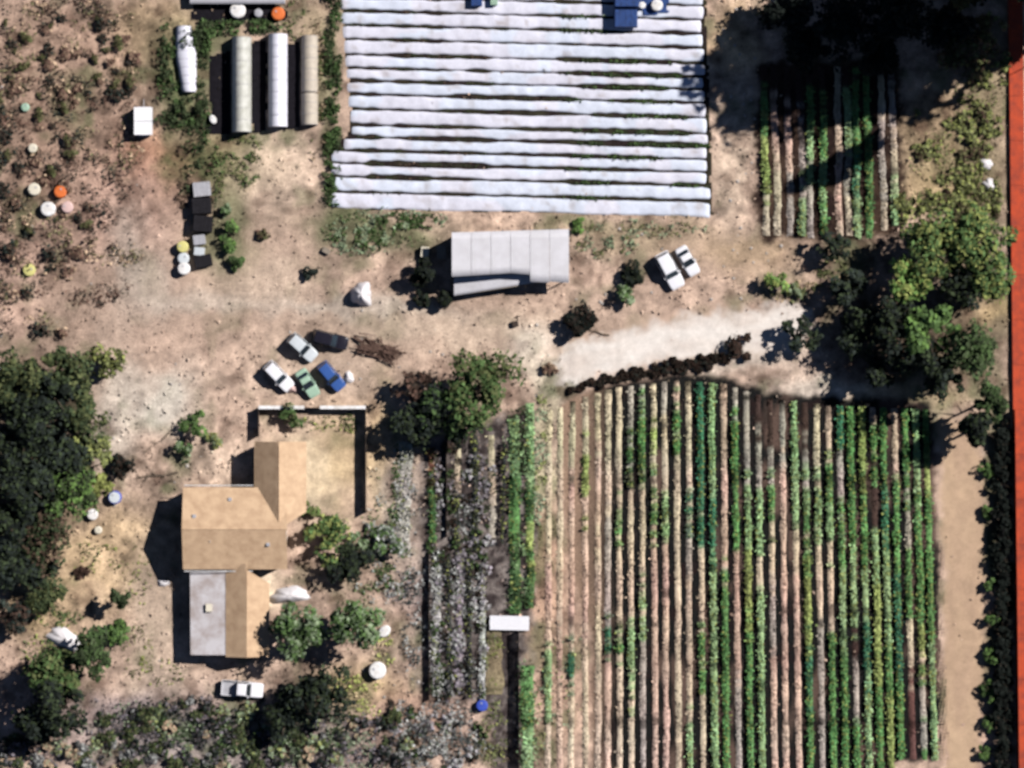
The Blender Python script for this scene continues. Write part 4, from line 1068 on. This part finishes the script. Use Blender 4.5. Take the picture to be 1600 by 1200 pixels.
def trellis(px, ya, yb, h, label):
    x, y0 = P(px, ya); _, y1 = P(px, yb)
    t = thing('trellis_fence', label, 'fence', (x, y0, 0))
    D = y0 - y1; n = int(D / 2)
    for k in range(n + 1):
        y = -D * k / n
        MB().box(-.05, .05, y - .05, y + .05, -.3, h + .1).build('post', M['wood_dark'], t)
        if k < n:
            ya_, yb_ = -D * (k + 1) / n + .05, y - .05
            for j in range(5):
                MB().box(-.015, .015, ya_, yb_, .05 + j * h / 5, .05 + (j + .82) * h / 5).build('board', M['wood_dark'], t)
trellis(671, 865, 1092, 0.95, 'low dark board fence along the left side of the flower garden')
trellis(698, 700, 838, 0.8, 'short dark board fence in the upper flower garden')
trellis(811, 985, 1212, 1.5, 'dark board fence below the long white platform')

def border_orange():  # edge of a screen, not of the farm, given the shape of a wall
    x0, _ = P(1580, 0); x1, _ = P(1597, 0)
    t = thing('orange_wall', 'orange red screen border built up as a long wall at the right edge', 'wall', (x0, 0, 0))
    def seg(name, ya, yb, h):
        Xa, Ya = P(1575 + 14 * ya / 1200, ya); Xb, Yb = P(1575 + 14 * yb / 1200, yb)
        w = 1.85
        MB().hexa([(Xb - x0, Yb, -.3), (Xb - x0 + w, Yb, -.3), (Xa - x0 + w, Ya, -.3), (Xa - x0, Ya, -.3), (Xb - x0, Yb, h), (Xb - x0 + w, Yb, h), (Xa - x0 + w, Ya, h), (Xa - x0, Ya, h)]).build(name, M['orange_paint'], t)
    for k in range(10):
        seg('wall_panel', -60 + k * 70, -60 + k * 70 + 69.6, 0.5 + rs.uniform(-.01, .01))
    for k in range(9):  # stretch made taller to throw shade on the strip beside it
        seg('wall_panel', 640 + k * 70, 640 + k * 70 + 69.6, 2.3 + rs.uniform(-.01, .01))
border_orange()

# ------------------------------------------------------------------ low tunnels
def tunnel(px0, px1, py0, py1, h, m, label, split=None, taper=0.0, skew=0):
    x0, yt = P(px0, py0, h); x1, yb = P(px1, py1, h)
    cx, cy = (x0 + x1) / 2, (yt + yb) / 2
    W, D = x1 - x0, yt - yb
    t = thing('hoop_tunnel', label, 'tunnel', (cx, cy, float(gh(cx, cy))))
    spans = [(0, 1)] if not split else [(0, split - .006), (split + .006, 1)]
    for f0, f1 in spans:
        ny = max(6, int(D * (f1 - f0) / .35)); na = 12
        vs = []; fs = []
        for j in range(ny + 1):
            f = f0 + (f1 - f0) * j / ny
            y = D / 2 - f * D
            w = W * (1 - taper * abs(f - .45) * 2 * (0.8 + .4 * rs.rand()))
            ox = skew * (f - .5)
            sagg = .03 * math.sin(f * D / 1.1 * 2 * math.pi)
            for k in range(na + 1):
                a = math.pi * k / na
                vs.append((ox + w / 2 * math.cos(a) * 1.0 + rs.uniform(-.01, .01), y, (h + sagg) * math.sin(a) ** .75))
        n1 = na + 1
        for j in range(ny):
            for k in range(na):
                fs.append((j * n1 + k, (j + 1) * n1 + k, (j + 1) * n1 + k + 1, j * n1 + k + 1))
        MB().add(vs, fs).build('cover', m, t, True)
    # end panels and hoops
    for s in (0, 1):
        f = s; y = D / 2 - f * D; w = W * (1 - taper * abs(f - .45) * 2); ox = skew * (f - .5)
        pts = [(ox + w / 2 * math.cos(math.pi * k / 12) * .97, y, h * .96 * max(0, math.sin(math.pi * k / 12)) ** .75) for k in range(13)]
        MB().add([(p[0], y - .01, p[2]) for p in pts] + [(p[0], y + .01, p[2]) for p in pts],
                 [tuple(range(13)), tuple(range(25, 12, -1))] + [(k, k + 13, k + 14, k + 1) for k in range(12)]).build('end_panel', m, t)
    for k in range(0, 9):
        f = k / 8
        y = D / 2 - f * D; w = W * (1 - taper * abs(f - .45) * 2); ox = skew * (f - .5)
        MB().tube([(ox + (w / 2 + .02) * math.cos(math.pi * q / 10), y, (h + .035) * max(0, math.sin(math.pi * q / 10)) ** .75) for q in range(11)], .022, 4).build('hoop', M['grey_plastic'], t)
tunnel(274, 307, 40, 143, 1.0, M['tunnel_white'], 'narrow white tunnel half swallowed by weeds, leftmost of the four tunnels', taper=.32, skew=.7)
tunnel(361, 391, 57, 205, 2.3, M['tunnel_grey'], 'greyish tunnel between two black strips, second of the four tunnels')
tunnel(418, 448, 52, 197, 2.0, M['tunnel_white'], 'brightest white tunnel, third of the four tunnels')
tunnel(470, 496, 55, 194, 1.5, M['tunnel_beige'], 'beige tunnel in two sections, nearest to the white striped plot', split=.64)

def cloth(name, label, poly, m=None, lift=0.06):
    o = sheet(name, poly, lambda X, Y: np.zeros(X.shape + (3,)) + .01, m or M['fabric_black'], lift, .3, .12, None)
    del o['kind']
    tag(o, label, 'ground cloth')
cloth('ground_cloth', 'black ground cloth between the weedy and the greyish tunnel', [(326, 85), (362, 78), (362, 212), (318, 212), (318, 180), (328, 178)])
cloth('ground_cloth', 'black ground cloth between the greyish and the brightest white tunnel', [(391, 66), (418, 62), (418, 205), (393, 210)])
cloth('ground_cloth', 'black ground cloth between the white and the beige tunnel', [(448, 66), (470, 64), (470, 198), (440, 208)])
cloth('ground_cloth', 'black ground cloth below the shed roof at the top edge, holding the barrels', [(302, 4), (430, 4), (452, 22), (440, 36), (330, 38), (296, 32)])

def top_shed():
    x, y = P(370, -22, 2.4)
    t = thing('long_shed', 'long pale roof only just showing at the top edge above the tunnels', 'shed', (x, y, 0))
    corrugated('roof', [(-6.2, -2.2, 1.3), (6.2, -2.2, 1.3), (6.2, 2.2, 1.6), (-6.2, 2.2, 1.6)], M['roof_white'], t)
    for xx in (-6, -2, 2, 6):
        for yy in (-2, 2):
            MB().box(xx - .06, xx + .06, yy - .06, yy + .06, -.2, 1.28 if yy < 0 else 1.5).build('post', M['wood_grey'], t)
    MB().box(-5.9, 5.9, 1.95, 2.0, -.1, 1.45).build('back_wall', M['wood_grey'], t)
top_shed()

# ------------------------------------------------------------------ vehicles
def loft(st, prof):
    """st: stations (x, half width, z bottom, z top); prof: list of (fy, fz)"""
    vs = []; fs = []; n = len(prof)
    for (x, w, zb, zt) in st:
        for fy, fz in prof:
            vs.append((x, fy * w, zb + fz * (zt - zb)))
    for i in range(len(st) - 1):
        for k in range(n):
            k2 = (k + 1) % n
            fs.append((i * n + k, i * n + k2, (i + 1) * n + k2, (i + 1) * n + k))
    fs.append(tuple(range(n - 1, -1, -1))); fs.append(tuple((len(st) - 1) * n + k for k in range(n)))
    return MB().add(vs, fs)
PROF = [(-.92, 0), (.92, 0), (1, .25), (1, .62), (.95, .86), (.86, 1), (-.86, 1), (-.95, .86), (-1, .62), (-1, .25)]

def vehicle(px, py, ang, kd, paint, label, L=4.4, W=1.75, hood=None, group=None):
    b = base(px, py)
    t = thing('pickup_truck' if kd == 'pickup' else 'parked_car', label, 'pickup truck' if kd == 'pickup' else 'car', b, math.radians(ang), group)
    h = W / 2; f = L / 2; pm = M[paint]
    if kd == 'pickup':
        zh = 1.02; c0, c1 = -.12 * L, .22 * L; zt = 1.78
        st = [(c0 - .02, h, .38, 1.05), (c0 + .1, h, .36, 1.06), (c1 + .2, h, .36, 1.06), (f - .5, h * .98, .38, 1.0), (f - .12, h * .92, .42, .9), (f, h * .84, .48, .78)]
        loft(st, PROF).build('body', pm, t, False)
        bd = MB()
        bd.box(-f + .05, c0 - .05, -h * .94, h * .94, .55, .68)
        bd.build('bed_floor', M['grey_plastic'], t)
        for s in (-1, 1):
            MB().box(-f + .05, c0 - .03, s * h - .06 if s > 0 else -h, h if s > 0 else -h + .06, .45, 1.05).build('bed_side', pm, t)
        MB().box(-f, -f + .06, -h * .95, h * .95, .5, 1.03).build('tailgate', pm, t)
        cab = [(c0, .03), (c1, .62)]
    elif kd == 'suv':
        c0, c1 = -f + .12, .20 * L; zt = 1.72
        st = [(-f, h * .86, .45, .95), (-f + .12, h * .95, .38, 1.02), (-f * .5, h, .36, 1.04), (.25 * L, h, .36, 1.04), (f - .45, h * .97, .38, .98), (f - .1, h * .88, .42, .86), (f, h * .8, .48, .74)]
        loft(st, PROF).build('body', pm, t, False)
        cab = [(c0, .25), (c1, .7)]
    else:
        c0, c1 = -.36 * L, .18 * L; zt = 1.43
        st = [(-f, h * .82, .45, .82), (-f + .15, h * .93, .36, .9), (-.3 * L, h, .34, .95), (.2 * L, h, .34, .96), (f - .4, h * .96, .36, .86), (f - .1, h * .86, .4, .74), (f, h * .76, .45, .64)]
        loft(st, PROF).build('body', pm, t, False)
        cab = [(c0, .55), (c1, .85)]
    zb = .93 if kd == 'sedan' else 1.03
    (xb0, in0), (xb1, in1) = cab
    wb, wt = h * .93, h * .78
    xt0, xt1 = xb0 + in0, xb1 - in1
    bot = [Vector((xb0, -wb, zb)), Vector((xb1, -wb, zb)), Vector((xb1, wb, zb)), Vector((xb0, wb, zb))]
    top = [Vector((xt0, -wt, zt)), Vector((xt1, -wt, zt)), Vector((xt1, wt, zt)), Vector((xt0, wt, zt))]
    MB().hexa(bot + top).build('cabin', pm, t)
    cr = .05
    MB().hexa([v + Vector((0, 0, .002)) for v in top] + [Vector((v.x * (1 - cr) + cr * (xt0 + xt1) / 2, v.y * .9, zt + .06)) for v in top]).build('roof', pm, t)
    def pane(name, a, b, c, d, m=.1):
        cen = (a + b + c + d) / 4
        q = [v.lerp(cen, m) for v in (a, b, c, d)]
        n = (q[1] - q[0]).cross(q[3] - q[0]).normalized()
        if n.dot(cen - Vector(((xb0 + xb1) / 2, 0, zb))) < 0: n = -n
        MB().hexa([v + n * .003 for v in q] + [v + n * .016 for v in q]).build(name, M['glass'], t)
    pane('windscreen', bot[1], bot[2], top[2], top[1])
    pane('rear_window', bot[3], bot[0], top[0], top[3])
    for i, j in ((0, 1), (2, 3)):
        a, b_, c, d = bot[i], bot[j], top[j], top[i]
        mid0 = a.lerp(b_, .5); mid1 = d.lerp(c, .5)
        pane('side_window', a, mid0, mid1, d); pane('side_window', mid0, b_, c, mid1)
    for sx in (-.31, .31):
        for s in (-1, 1):
            w = bpy.data.objects.new('wheel', None); COL.objects.link(w); w.parent = t
            w.location = (sx * L, s * (h - .09), .33)
            r = MB(); r.tube([(0, -.1, 0), (0, .1, 0)], .33, 14); r.build('tyre', M['rubber'], w)
            r = MB(); r.tube([(0, -.115, 0), (0, .115, 0)], .2, 10); r.build('rim', M['chrome'], w)
    zf = st[-1][3]
    for s in (-1, 1):
        MB().box(f - .1, f + .012, s * h * .55 - .13, s * h * .55 + .13, zf - .16, zf - .02).build('headlight', M['lamp_lens'], t)
        MB().box(-f - .012, -f + .05, s * h * .66 - .08, s * h * .66 + .08, .66, .8).build('tail_light', M['red_lens'], t)
        MB().box(xb1 - .45, xb1 - .25, s * (wb + .1) - .09, s * (wb + .1) + .09, zb + .02, zb + .16).build('mirror', pm, t)
    MB().box(f - .12, f + .05, -h * .8, h * .8, .36, .5).build('bumper', M['grey_plastic'] if kd == 'pickup' else pm, t)
    MB().box(-f - .05, -f + .12, -h * .8, h * .8, .38, .54).build('bumper', M['grey_plastic'] if kd == 'pickup' else pm, t)
    for c in t.children:
        if c.name.split('.')[0] in ('body', 'cabin', 'roof', 'bumper', 'mirror', 'tailgate', 'bed_side'):
            bv = c.modifiers.new('bevel', 'BEVEL'); bv.width = .07 if c.name[:4] in ('body', 'cabi') else .03; bv.segments = 3; bv.limit_method = 'ANGLE'; bv.angle_limit = math.radians(25)
            c.data.polygons.foreach_set('use_smooth', np.ones(len(c.data.polygons), bool))
    return t
V = vehicle
V(379, 1076, -5, 'pickup', 'car_white', 'white pickup truck in the shade below the house', 5.4, 2.0)
V(1046, 423, -62, 'suv', 'car_white', 'big white van like car beside the green bush, left of two white cars', 5.0, 2.1)
V(1074, 408, -60, 'sedan', 'car_white', 'small white car tucked against the right side of the bigger white car', 4.0, 1.75)
V(473, 543, -42, 'suv', 'car_silver', 'pale silver car at the top of the yard parking group', 4.2, 1.85)
V(516, 531, -14, 'suv', 'car_black', 'black car beside the brush pile in the yard parking group', 4.7, 1.9)
V(436, 588, -46, 'suv', 'car_white', 'white car at the lower left of the yard parking group', 4.4, 1.85)
V(481, 599, -58, 'sedan', 'car_green', 'pale green car in the middle of the yard parking group', 3.9, 1.75)
V(518, 588, -50, 'suv', 'car_blue', 'blue car at the right of the yard parking group', 4.2, 1.8)

# ------------------------------------------------------------------ smaller things
def barrel(px, py, r, h, m, label, cat='barrel', lid=None, squash=1.0, z=0.0):
    b = base(px, py); b.z += z
    t = thing(cat.replace(' ', '_'), label, cat, b, rs.rand() * 3)
    MB().lathe([(r * .93, 0), (r, .04 * h), (r, .3 * h), (r * 1.04, .33 * h), (r, .36 * h), (r, .64 * h), (r * 1.04, .67 * h), (r, .7 * h), (r * .98, .97 * h), (r * .9, h)], 20, 1, squash).build('body', m, t, True)
    MB().lathe([(r * .86, h + .004), (r * .84, h + .035), (r * .3, h + .06)], 16, 1, squash).build('lid', lid or m, t)
    MB().lathe([(r * .16, h + .065), (r * .15, h + .12)], 8, 1, squash, r * .45, 0).build('cap', M['grey_plastic'], t)
    return t

def heap(px, py, rx, ry, h, m, label, name='covered_pile', cat='covered pile', rz=0, fold=.25):
    """a sheet draped over a heap, with ropes and folds"""
    b = base(px, py)
    t = thing(name, label, cat, b, rz)
    n = 26; m_ = 16; vs = []; fs = []
    ph = rs.rand(3) * 6
    for j in range(m_ + 1):
        f = j / m_
        for k in range(n):
            a = 2 * math.pi * k / n
            rr = f * (1 + .12 * math.sin(3 * a + ph[0]) + .07 * math.sin(7 * a + ph[1]) * f)
            z = h * (1 - f ** 2.2) * (1 + fold * .5 * math.sin(5 * a + ph[2]) * f) + .03
            sq = max(abs(math.cos(a)), abs(math.sin(a))) ** -.35
            vs.append((rr * rx * math.cos(a) * sq, rr * ry * math.sin(a) * sq, max(z, .02)))
    for j in range(m_):
        for k in range(n):
            k2 = (k + 1) % n
            fs.append((j * n + k, (j + 1) * n + k, (j + 1) * n + k2, j * n + k2))
    MB().add(vs, fs).build('sheet', m, t, True)
    MB().tube([(-rx, 0, .05), (-rx * .5, .02, h * .85), (0, 0, h * 1.06), (rx * .5, -.02, h * .85), (rx, 0, .05)], .02, 5).build('rope', M['wood_grey'], t)
    return t

def crate(px, py, w, d, h, m, label, rz=0.0, cat='crate', name='crate', z=0):
    b = base(px, py); b.z += z
    t = thing(name, label, cat, b, rz)
    for s in (-1, 1):
        for k in range(3):
            z0 = k * h / 3 + .01
            MB().box(-w / 2, w / 2, s * d / 2 - .015, s * d / 2 + .015, z0, z0 + h / 3 - .03).build('slat', m, t)
            MB().box(s * w / 2 - .015 - (0 if s > 0 else 0), s * w / 2 + .015, -d / 2 + .017, d / 2 - .017, z0, z0 + h / 3 - .03).build('slat', m, t)
    MB().box(-w / 2 + .02, w / 2 - .02, -d / 2 + .02, d / 2 - .02, .02, .05).build('floor', m, t)
    k_ = 5
    for k in range(k_):
        x0 = -w / 2 + .0 + k * w / k_
        MB().box(x0 + .012, x0 + w / k_ - .012, -d / 2 - .02, d / 2 + .02, h - .008, h + .018).build('lid_board', m, t)
    return t

barrel(372, 17, 1.0, 1.0, M['white_paint'], 'round white tank on the black cloth at the top edge', 'water tank')
barrel(404, 21, .55, .8, M['grey_plastic'], 'small lavender grey barrel between the white tank and the orange tub')
barrel(435, 22, .85, .8, M['orange_plastic'], 'bright orange red tub at the top, next to the tunnels', 'tub')
barrel(333, 187, .6, .6, M['white_paint'], 'small white bucket alone on the black cloth beside the greyish tunnel', 'bucket', squash=.7)
barrel(590, 1047, 1.1, 1.2, M['white_paint'], 'large round white tank below the garden trees', 'water tank')
barrel(601, 986, .65, .9, M['white_paint'], 'smaller white tank at the right edge of the garden trees', 'water tank', squash=1.3)
barrel(95, 300, .8, .9, M['orange_plastic'], 'bright orange barrel in the rough ground at left', lid=M['orange_plastic'])
barrel(106, 324, .75, .8, M['pink_plastic'], 'faded salmon barrel just below the bright orange barrel')
barrel(76, 327, .95, .9, M['white_paint'], 'whitish round tank left of the orange barrels', 'water tank')
barrel(54, 296, .8, .8, M['cream_paint'], 'cream barrel up left of the whitish round tank')
barrel(46, 422, .8, .5, M['yellow_plastic'], 'mustard yellow tub in the rough ground at the left', 'tub')
barrel(180, 777, .85, .9, M['blue_plastic'], 'deep blue drum at the edge of the left wood', lid=M['car_silver'])
barrel(145, 804, .7, .7, M['white_paint'], 'white drum left below the blue drum')
barrel(154, 828, .5, .6, M['cream_paint'], 'small pale pink bucket below the white drum', 'bucket')
barrel(753, 1102, .75, .8, M['blue_plastic'], 'blue violet drum at the lower end of the flower garden')
barrel(52, 232, .6, .6, M['cream_paint'], 'small pale bucket alone in the rough ground at far upper left', 'bucket')
barrel(40, 168, .55, .5, M['car_green'], 'small teal bucket at far upper left', 'bucket')
# bins and boxes beside the green bush at left
crate(316, 296, 2.2, 1.8, .9, M['grey_plastic'], 'grey topped bin at the upper end of the row of dark bins', 0.1, 'bin', 'bin')
crate(316, 322, 2.4, 2.0, 1.4, M['black_plastic'], 'black bin just below the grey topped bin', 0.05, 'bin', 'bin')
crate(318, 350, 2.4, 2.0, 1.4, M['black_plastic'], 'black bin in the middle of the row of dark bins', -.08, 'bin', 'bin')
crate(312, 375, 1.5, 1.2, 1.0, M['grey_plastic'], 'violet grey box below the middle black bin', .12, 'box', 'box')
crate(312, 393, 1.3, 1.0, .9, M['car_silver'], 'pale blue grey box near the lowest black bin', -.1, 'box', 'box')
crate(318, 408, 2.2, 1.5, .9, M['black_plastic'], 'black bin at the lower end of the row of dark bins', .2, 'bin', 'bin')
barrel(286, 386, .75, 1.0, M['yellow_plastic'], 'pale yellow barrel left of the dark bins')
barrel(287, 404, .75, .8, M['car_silver'], 'light grey barrel between the yellow and the white barrel')
barrel(288, 420, .8, 1.1, M['white_paint'], 'white barrel lowest beside the dark bins')
heap(565, 460, 1.35, 1.55, 2.1, M['white_tarp'], 'tall pale sheet covered heap alone in the yard left of the shed')
heap(101, 998, 2.3, 1.2, .9, M['white_tarp'], 'pale pinkish sheet covered pile beside the lower left trees', rz=-.45)
heap(452, 930, 2.5, 1.05, 1.3, M['white_tarp'], 'bright white sheet over a pile between house and trees', rz=.12)
heap(456, 606, .8, .7, .8, M['pink_plastic'], 'faded pink sheet over a small pile behind the white car')
heap(545, 590, .6, .8, .6, M['white_tarp'], 'small white sheet covered pile right of the blue car')
heap(1540, 257, .85, .8, .7, M['white_tarp'], 'upper small white sheet covered pile by the orange border')
heap(1545, 290, .8, .9, .7, M['white_tarp'], 'lower small white sheet covered pile by the orange border', rz=.5)
heap(8, 578, .9, .5, .4, M['white_tarp'], 'small whitish sheet on the ground at the left edge wood', rz=.1)
heap(255, 911, .8, .45, .45, M['white_tarp'], 'small pale sheet covered pile against the west house shadow')
crate(745, 0, 1.4, 1.6, 1.0, M['blue_tarp'], 'small dark blue box at the top edge on the white beds', 0, 'box', 'box')
crate(772, 0, .9, 1.4, .9, M['car_green'], 'small dark teal box at the top edge on the white beds', 0, 'box', 'box')
crate(510, 392, 1.0, .6, .5, M['wood_grey'], 'small grey crate at the left end of the green weeds', -.5)
crate(805, 506, .8, .7, .5, M['wood_dark'], 'small brown crate alone in the dirt yard below the shed', .2)
crate(690, 395, 1.2, 1.7, 1.4, M['wood_grey'], 'weathered crate at the upper left corner of the shed', .05)
crate(664, 394, 1.0, 1.3, .9, M['cream_paint'], 'pale crate left of the weathered crate by the shed', -.1)

def trailer():
    b = base(225, 190)
    t = thing('box_trailer', 'small white two section box trailer left of the tunnels', 'trailer', b)
    for y0, y1, h in ((-.02, 1.75, 1.75), (-1.8, -.1, 1.65)):
        MB().box(-1.1, 1.15, y0, y1, .45, h).build('box_section', M['trailer_white'], t)
        MB().box(-1.14, 1.19, y0 - .02, y1 + .02, h + .002, h + .05).build('lid', M['trailer_white'], t)
    MB().box(-.8, .8, -2.0, 1.9, .32, .44).build('chassis', M['grey_plastic'], t)
    for s in (-1, 1):
        w = bpy.data.objects.new('wheel', None); COL.objects.link(w); w.parent = t; w.location = (s * 1.22, 0, .3)
        r = MB(); r.tube([(-.08, 0, 0), (.08, 0, 0)], .3, 14); r.build('tyre', M['rubber'], w)
        r = MB(); r.tube([(-.09, 0, 0), (.09, 0, 0)], .17, 10); r.build('rim', M['chrome'], w)
    MB().tube([(0, 1.9, .38), (0, 2.9, .38)], .05, 6).build('tow_bar', M['grey_plastic'], t)
trailer()

def wagon():
    b = base(978, 12)
    t = thing('farm_wagon', 'dark blue covered wagon parked on the white beds at the top edge', 'wagon', b)
    for k, (x0, x1, y0, y1, z) in enumerate([(-1.55, 1.75, -.1, 2.2, 1.9), (-1.6, 1.5, -2.7, -.3, 1.75)]):
        mb = MB()
        mb.hexa([(x0, y0, .7), (x1, y0, .7), (x1, y1, .7), (x0, y1, .7), (x0 + .15, y0 + .1, z), (x1 - .15, y0 + .1, z), (x1 - .15, y1 - .1, z), (x0 + .15, y1 - .1, z)])
        mb.build('tarpaulin', M['blue_tarp'], t)
        for q in (.25, .5, .75):
            xx = x0 + (x1 - x0) * q
            MB().tube([(xx, y0 + .12, z + .02), (xx, y1 - .12, z + .02)], .03, 5).build('rib', M['blue_tarp'], t)
    MB().box(-1.4, 1.4, -2.6, 2.2, .55, .68).build('bed', M['wood_dark'], t)
    for sx in (-1, 1):
        for sy in (-1.8, 1.4):
            w = bpy.data.objects.new('wheel', None); COL.objects.link(w); w.parent = t; w.location = (sx * 1.35, sy, .42)
            r = MB(); r.tube([(-.12, 0, 0), (.12, 0, 0)], .42, 14); r.build('tyre', M['rubber'], w)
            r = MB(); r.tube([(-.13, 0, 0), (.13, 0, 0)], .22, 10); r.build('rim', M['chrome'], w)
wagon()
cloth('tarpaulin', 'dark blue sheet on the white beds at the top edge right of the wagon', [(996, -6), (1048, -6), (1042, 16), (1052, 22), (1005, 26)], M['blue_tarp'], .3)
barrel(1026, 9, .75, .8, M['white_paint'], 'white tub on the dark blue sheet at the top edge', 'tub', z=.25)
barrel(1003, 9, .45, .7, M['white_paint'], 'small white bucket between the blue wagon and the white tub', 'bucket', z=.25)

def platform():
    b = base(796, 973)
    t = thing('long_platform', 'long white planked platform across the end of the bright green row', 'platform', b, -.02)
    for k in range(6):
        y = -.92 + k * .31
        MB().box(-2.55 + rs.uniform(-.03, .03), 2.55 + rs.uniform(-.03, .03), y, y + .295, .62, .66).build('plank', M['car_white'], t)
    for xx in (-2.2, 0, 2.2):
        MB().box(xx - .05, xx + .05, -.85, .85, .5, .617).build('crossbar', M['wood_grey'], t)
        for yy in (-.75, .75):
            MB().box(xx - .05, xx + .05, yy - .05, yy + .05, -.1, .5).build('leg', M['wood_grey'], t)
platform()

def brush():
    b = base(592, 546)
    t = thing('brush_pile', 'pile of brown branches and poles right of the black car', 'brush pile', b, -.25)
    for k in range(80):
        L = rs.uniform(1.2, 3.6); a = rs.normal() * .5; x = rs.uniform(-2.2, 2.2); y = rs.normal() * .45; z = .1 + rs.rand() * .6
        dx, dy = math.cos(a) * L / 2, math.sin(a) * L / 2
        MB().tube([(x - dx, y - dy, z), (x, y + rs.uniform(-.1, .1), z + .1), (x + dx, y + dy, z + rs.uniform(-.1, .25))], [.09, .08, .04], 5).build('branch', M['dry_stick'], t)
brush()

def fallen(px0, py0, px1, py1, label, r=.09):
    a = base(px0, py0); b = base(px1, py1)
    t = thing('fallen_branch', label, 'branch', a)
    d = b - a
    pts = [Vector((0, 0, .1)), d * .35 + Vector((.15, -.1, .15)), d * .7 + Vector((-.1, .1, .12)), d + Vector((0, 0, .1))]
    MB().tube(pts, [r, r * .8, r * .6, r * .3], 6).build('stem', M['bark'], t)
    for f, s in ((.3, 1), (.5, -1), (.7, 1), (.85, -1)):
        p = d * f + Vector((0, 0, .15)); q = Vector((-d.y, d.x, 0)).normalized() * s * .6 + d.normalized() * .5
        MB().tube([p, p + q * .6 + Vector((0, 0, .1)), p + q], [r * .5, r * .35, r * .15], 5).build('twig', M['bark'], t)
fallen(268, 672, 222, 712, 'thin branch tracing a trunk shadow between the yard bush and the dark round bush')  # stem laid where a trunk's shadow line falls
fallen(278, 738, 210, 748, 'thicker bare branch lying right of the dark round bush', .16)
fallen(985, 440, 932, 492, 'thin branch tracing a trunk shadow between green bush and black purple bush', .07)  # another trunk shadow line drawn as a stem
fallen(952, 524, 918, 516, 'short reddish branch at the foot of the black purple bush', .12)

# loose stones on the open ground
def stones():
    protos = []
    for k in range(4):
        mb = MB(); n = 8
        prof = [(.05, .0), (1, .05), (1.05, .35), (.7, .7), (.15, .85)]
        mb.lathe(prof, n)
        mb.v = [(x * rs.uniform(.75, 1.2), y * rs.uniform(.75, 1.2), z * rs.uniform(.8, 1.2)) for x, y, z in mb.v]
        protos.append(mb)
    out = MB()
    for i in range(120):
        px, py = [(rs.uniform(0, 330), rs.uniform(0, 560)), (rs.uniform(540, 840), rs.uniform(1040, 1200)), (rs.uniform(160, 330), rs.uniform(560, 1080)), (rs.uniform(450, 900), rs.uniform(440, 620)), (rs.uniform(1120, 1180), rs.uniform(0, 400)), (rs.uniform(890, 1260), rs.uniform(345, 480))][rs.randint(6)]
        b = base(px, py); s = rs.uniform(.06, .24)
        p = protos[rs.randint(4)]; a = rs.rand() * 6.28
        out.add([(b.x + s * (x * math.cos(a) - y * math.sin(a)), b.y + s * (x * math.sin(a) + y * math.cos(a)), b.z + s * z - .01) for x, y, z in p.v], p.f)
    kind(out.build('stones', mat_solid('stone', (.34, .31, .29), .9, var=.4, scale=.8), None), 'stuff')
stones()
